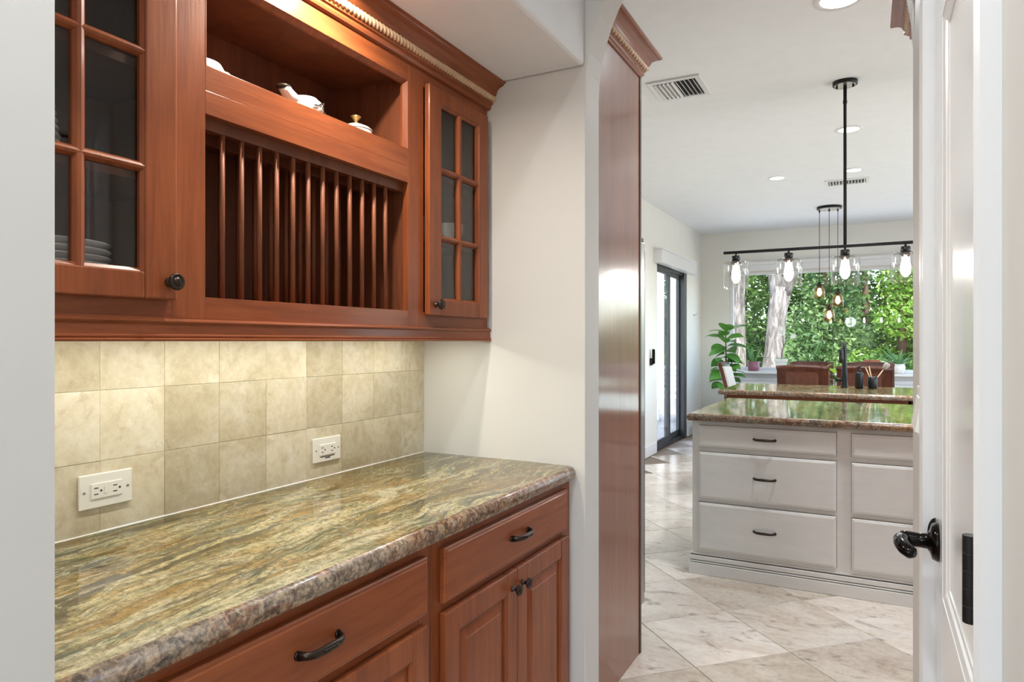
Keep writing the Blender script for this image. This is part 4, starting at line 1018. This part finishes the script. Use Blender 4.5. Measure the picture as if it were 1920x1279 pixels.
def put_leaf(me, name, parent, loc, yaw, pitch, roll, sc_):
    o = bpy.data.objects.new(name, me); COL.objects.link(o); o.parent = parent
    o.location = Vector(loc) - world_loc(parent)
    o.rotation_euler = (Matrix.Rotation(yaw, 3, 'Z') @ Matrix.Rotation(-pitch, 3, 'Y') @ Matrix.Rotation(roll, 3, 'X')).to_euler()
    o.scale = (sc_, sc_, sc_); return o
fp = thing('fiddle_leaf_fig', 'leafy fiddle-leaf fig in a navy pot in the corner by the window', 'plant', (-1.78, 9.62, 0))
MB().lathe([(.13, 0), (.15, .02), (.19, .30), (.20, .34), (.185, .34), (.17, .28), (.001, .28)], (-1.78, 9.62, 0), 'Z', 28).build('pot', 'navy', fp)
MB().tube([(-1.78, 9.62, .26), (-1.775, 9.615, .7), (-1.765, 9.62, 1.1), (-1.77, 9.61, 1.45)], [.014, .012, .010, .007], 10).tube([(-1.775, 9.615, .62), (-1.71, 9.60, .85), (-1.68, 9.60, 1.10)], [.009, .007, .005], 8).build('trunk', 'stem', fp)
lm = leaf_mesh('fig_leaf', .29, .21, .95, 'leaf')
rl = random.Random(11)
k = 0
for z in [.72, .78, .84, .90, .95, 1.00, 1.04, 1.10, 1.15, 1.20, 1.25, 1.30, 1.35, 1.40, 1.43, 1.46]:
    for rep in range(2):
        k += 1; yaw = k*2.4 + rl.uniform(-.3, .3)
        put_leaf(lm, 'leaf', fp, (-1.77+.015*math.cos(yaw), 9.615+.015*math.sin(yaw), z), yaw, rl.uniform(-.2, .45) if z < 1.3 else rl.uniform(.3, .8), rl.uniform(-.5, .5), rl.uniform(.75, 1.1))
def pot_round(nm, c, r0, r1, h, mat, parent):
    return MB().lathe([(r0*.95, 0), (r0, .004), (r1, h), (r1*.93, h), (r1*.86, h-.02), (.001, h-.02)], c, 'Z', 28).build(nm, mat, parent)
SZt = .8975
# mauve pot with upright spears
t = thing('spear_plant', 'small green plant in a mauve pot on the window sill', 'plant', (-1.505, 10.29, SZt)); c = (-1.505, 10.29, SZt)
pot_round('pot', c, .075, .085, .135, 'mauve', t)
sp = leaf_mesh('spear_leaf', .28, .035, .35, 'leaf_aloe', .3, 0)
for k in range(8): put_leaf(sp, 'leaf', t, (c[0]+.02*math.cos(k*2.4), c[1]+.02*math.sin(k*2.4), SZt+.12), k*2.4, 1.15+.25*math.sin(k*3.1), 0, .7+.06*k)
# orchid in a white square pot
t = thing('orchid', 'white orchid in a square white pot on the window sill', 'plant', (-1.133, 10.29, SZt)); c = (-1.133, 10.29, SZt)
MB().prism([(-.07+c[0], -.07+c[1]), (.07+c[0], -.07+c[1]), (.07+c[0], .07+c[1]), (-.07+c[0], .07+c[1])], 'Z', SZt, SZt+.165).box(c[0]-.084, c[0]+.084, c[1]-.084, c[1]+.084, SZt+.135, SZt+.18, ch=.006).build('pot', 'china', t)
MB().tube([(c[0], c[1], SZt+.17), (c[0]+.03, c[1], SZt+.36), (c[0]+.02, c[1], SZt+.52), (c[0]-.03, c[1], SZt+.60)], .005, 8).tube([(c[0]+.03, c[1], SZt+.36), (c[0]+.10, c[1], SZt+.47), (c[0]+.17, c[1], SZt+.50)], .004, 8).build('stem', 'stem', t)
for k in range(5): put_leaf(sp, 'leaf', t, (c[0], c[1], SZt+.17), k*1.5+.4, .25, 0, .9)
for (dx, dz) in ((-.03, .60), (-.012, .565), (.012, .535), (.17, .50), (.145, .49)):
    f = MB()
    for k in range(5):
        a = k*2*PI/5+.3; u = Vector((math.cos(a), 0, math.sin(a))); w_ = Vector((-math.sin(a), 0, math.cos(a))); p = Vector((c[0]+dx, c[1]-.012, SZt+dz))
        f.add([p, p+u*.022+w_*.014+Vector((0,-.004,0)), p+u*.036, p+u*.022-w_*.014+Vector((0,-.004,0))], [(0,1,2,3)])
    f.build('flower', 'china', t, normals=False)
# terracotta pot
t = thing('terracotta_planter', 'low terracotta pot with small seedlings on the window sill', 'plant', (-.005, 10.30, SZt)); c = (-.005, 10.30, SZt)
MB().lathe([(.07, 0), (.078, .004), (.092, .12), (.102, .122), (.104, .175), (.096, .176), (.090, .15), (.001, .15)], c, 'Z', 30).build('pot', 'terra', t)
MB().lathe([(.089, .152), (.001, .156)], c, 'Z', 24).build('soil', 'soil', t)
for k in range(5): put_leaf(sp, 'leaf', t, (c[0]+.04*math.cos(k*2.4), c[1]+.04*math.sin(k*2.4), SZt+.153), k*2.4, 1.0, 0, .18)
# aloe in white pot
t = thing('aloe_plant', 'spiky aloe in a rounded white pot on the window sill', 'plant', (.305, 10.29, SZt)); c = (.305, 10.29, SZt)
MB().lathe([(.05, 0), (.068, .006), (.082, .05), (.082, .09), (.070, .128), (.062, .130), (.06, .10), (.001, .10)], c, 'Z', 28).build('pot', 'china', t)
al = leaf_mesh('aloe_leaf', .36, .045, .45, 'leaf_aloe', .35, 0)
for k in range(13): put_leaf(al, 'leaf', t, (c[0]+.015*math.cos(k*2.4), c[1]+.015*math.sin(k*2.4), SZt+.10), k*2.4, .45+.85*(k/13), 0, .65+.35*((k*7) % 5)/5)
# trailing lime plant on the dining table
t = thing('lime_plant', 'lime green leafy plant in a small glass on the dining table', 'plant', (-.375, 8.45, .756)); c = (-.375, 8.45, .756)
MB().lathe([(.03, 0), (.034, .004), (.038, .10), (.036, .10), (.032, .008), (.001, .006)], c, 'Z', 22).build('glass', 'shade', t)
ll = leaf_mesh('lime_leaf', .15, .10, 1.1, 'leaf_lime')
for k in range(11): put_leaf(ll, 'leaf', t, (c[0]+.01*math.cos(k*2.4), c[1]+.01*math.sin(k*2.4), .86+.022*k), k*2.4+.6, .5-.05*k*(k % 2), 0, .75+.25*(k % 3)/2)
MB().tube([(c[0], c[1], .77), (c[0], c[1], 1.10)], .004, 8).build('stem', 'leaf_lime', t)

# ------------------------------------------------------------------ garden
struct(MB().box(-40, 40, -40, 60, -.5, -.125).build('ground_garden', 'bounce_ground'), 'unseen ground outside the window, made pale to bounce light')  # hidden below the sill; pale colour serves as a light reflector
struct(MB().box(-9, KX0-.14, 2.0, KY+.14, -.20, -.02).build('ground_patio', 'concrete'), 'pale patio outside the sliding door')
struct(MB().box(-9.1, -2.85, 12.6, 12.7, -.2, 3.2).build('wall_patio', 'stucco'), 'pale patio wall beyond the sliding door')
struct(MB().box(-9, KX0-.14, KY+.14, 12.6, -.20, -.02).build('ground_patio_end', 'concrete'))
rg = random.Random(5)
def trunk(pts, rs, parent, name='trunk'):
    b = MB(); b.tube(pts, rs, 14); return b.build(name, 'bark', parent)
def foliage(parent, blobs, n, size, mat, rng, name='foliage'):
    vs_ = []; fs = []; tot = sum(bb[3]*bb[4]*bb[5] for bb in blobs)
    for (cx, cy, cz, rx, ry, rz) in blobs:
        m = int(n*rx*ry*rz/tot)
        for _ in range(m):
            while True:
                q = Vector((rng.uniform(-1,1), rng.uniform(-1,1), rng.uniform(-1,1)))
                if .35 < q.length < 1: break
            p = Vector((cx+q.x*rx, cy+q.y*ry, cz+q.z*rz))
            if p.z < -.1: continue
            s_ = size*rng.uniform(.6, 1.35)
            d = Vector((rng.gauss(0,1), rng.gauss(0,1), rng.gauss(0,.7)-.25)).normalized()
            e = d.cross(Vector((rng.gauss(0,1), rng.gauss(0,1), rng.gauss(0,1)))).normalized(); nn = d.cross(e)*s_*.12
            i = len(vs_)
            vs_ += [tuple(p-d*s_*.5), tuple(p+e*s_*.26+nn), tuple(p+d*s_*.5), tuple(p-e*s_*.26+nn)]; fs.append((i, i+1, i+2, i+3))
    me = bpy.data.meshes.new(name); me.from_pydata(vs_, [], fs); me.materials.append(M[mat])
    o = bpy.data.objects.new(name, me); COL.objects.link(o); o.parent = parent; o.location = -Vector(parent.location); o['kind'] = 'stuff'; return o
# two grey trunks near the window
t = thing('oak_tree', 'grey barked tree trunk at the left edge of the garden window', 'tree', (-2.42, 14.5, -.12))
trunk([(-2.44, 14.5, -.12), (-2.42, 14.5, .3), (-2.40, 14.5, 1.6), (-2.43, 14.52, 3.2), (-2.4, 14.6, 6)], [.26, .17, .125, .13, .12], t)
foliage(t, [(-2.6, 14.9, 5.0, 1.8, 1.6, 1.3)], 2400, .12, 'tree_a', rg)
t = thing('oak_tree', 'thick grey tree trunk that forks behind the chandelier, seen through the window', 'tree', (-1.80, 14.6, -.12))
trunk([(-1.86, 14.6, -.12), (-1.82, 14.6, .4), (-1.74, 14.6, 1.1), (-1.68, 14.6, 1.9), (-1.60, 14.62, 2.4)], [.30, .23, .185, .18, .19], t)
trunk([(-1.66, 14.6, 2.0), (-1.72, 14.6, 2.6), (-1.78, 14.65, 3.6), (-1.8, 14.7, 5.5)], [.15, .13, .12, .10], t, 'bough')
trunk([(-1.62, 14.6, 2.2), (-1.42, 14.6, 2.65), (-1.2, 14.65, 3.3), (-.9, 14.8, 5)], [.16, .13, .11, .09], t, 'bough')
foliage(t, [(-1.2, 15.2, 5.0, 2.0, 1.6, 1.3)], 2200, .13, 'tree_a', rg)
# shrubs and trees behind
spec = [(-5.6, 18.2, 'tree_a', 'deep green'), (-3.5, 17.6, 'tree_b', 'bright green'), (-1.0, 17.8, 'tree_c', 'pale leaved'), (-2.2, 19.8, 'tree_a', 'deep green'), (.55, 17.2, 'tree_b', 'bright green'),
        (2.4, 18.0, 'tree_a', 'deep green'), (-.2, 20.2, 'tree_a', 'deep green'), (-4.6, 21.0, 'tree_b', 'bright green'), (1.6, 20.6, 'tree_c', 'pale leaved'), (-7.6, 19.6, 'tree_b', 'bright green'), (.1, 16.4, 'tree_a', 'low deep green')]
where = ['at the far left of the garden', 'left of the forked trunk', 'in the middle of the garden window', 'behind the forked trunk', 'right of the three small pendants', 'beyond the right end of the window view', 'deep behind the small pendants',
         'deep at the left of the garden', 'deep at the right of the garden', 'beyond the patio wall', 'right below the chandelier bar']
for i, (x, y, m, nm) in enumerate(spec):
    low = i == 10
    t = thing('garden_tree' if not low else 'garden_shrub', f'{nm} {"shrub" if low else "tree"} {where[i]}', 'tree' if not low else 'shrub', (x, y, -.12), 'trees beyond the window')
    hgt = 1.0 if low else rg.uniform(4.6, 6.0)
    MB().tube([(x, y, -.12), (x+.05, y, hgt*.4), (x-.03, y+.1, hgt*.8)], [.10, .08, .04] if not low else [.04, .03, .02], 10).build('trunk', 'stem', t)
    bl = []
    if low: bl = [(x, y, .5, .9, .5, .6), (x-.7, y+.2, .4, .7, .5, .5), (x+.7, y+.1, .5, .8, .5, .6)]
    else:
        for q in range(9):
            a = rg.uniform(0, 2*PI); rr = rg.uniform(.2, 1.1)
            bl.append((x+rr*math.cos(a), y+rr*.7*math.sin(a), rg.uniform(.2, hgt), rg.uniform(.6, 1.0), rg.uniform(.5, .8), rg.uniform(.45, .8)))
    foliage(t, bl, 9000 if not low else 3200, .125 if not low else .11, m, rg)
# tall dark tree belt closing the garden
for i, x in enumerate((-9.5, -6.6, -3.9, -1.2, 1.4, 4.0, 6.6)):
    y = 24.5 + (i % 2)*1.2
    t = thing('boundary_tree', ['dense dark tree at the far left end of the garden boundary', 'dense dark tree second from the left on the garden boundary', 'dense dark boundary tree behind the left trunk', 'dense dark boundary tree behind the forked trunk', 'dense dark boundary tree in line with the faucet', 'dense dark tree second from the right on the garden boundary', 'dense dark tree at the far right end of the garden boundary'][i], 'tree', (x, y, -.12), 'boundary trees')
    MB().tube([(x, y, -.12), (x, y, 5)], [.16, .07], 10).build('trunk', 'stem', t)
    foliage(t, [(x+rg.uniform(-1,1), y+rg.uniform(-.4,.4), z, 1.7, 1.0, 1.3) for z in ((.6, 2.0, 3.4, 4.8, 6.2) if i < 5 else (.4, 1.2))], 6500 if i < 5 else 3500, .24, 'tree_a', rg)
# white patio chair beyond the sliding door
t = thing('patio_chair', 'white slatted patio chair seen through the sliding glass door', 'chair', (-2.98, 11.2, -.02))
for (x, y) in ((-3.23, 10.95), (-2.73, 10.95), (-3.23, 11.45), (-2.73, 11.45)): bx('leg', 'trim', t, x-.025, x+.025, y-.025, y+.025, -.02, .40 if y < 11.2 else .9, ch=.004)
for k in range(6): bx('seat_slat', 'trim', t, -3.26, -2.70, 10.93+k*.09, 11.0+k*.09, .40, .425, ch=.004)
for k in range(5): bx('back_slat', 'trim', t, -3.26, -2.70, 11.44, 11.46, .48+k*.09, .55+k*.09, ch=.004)
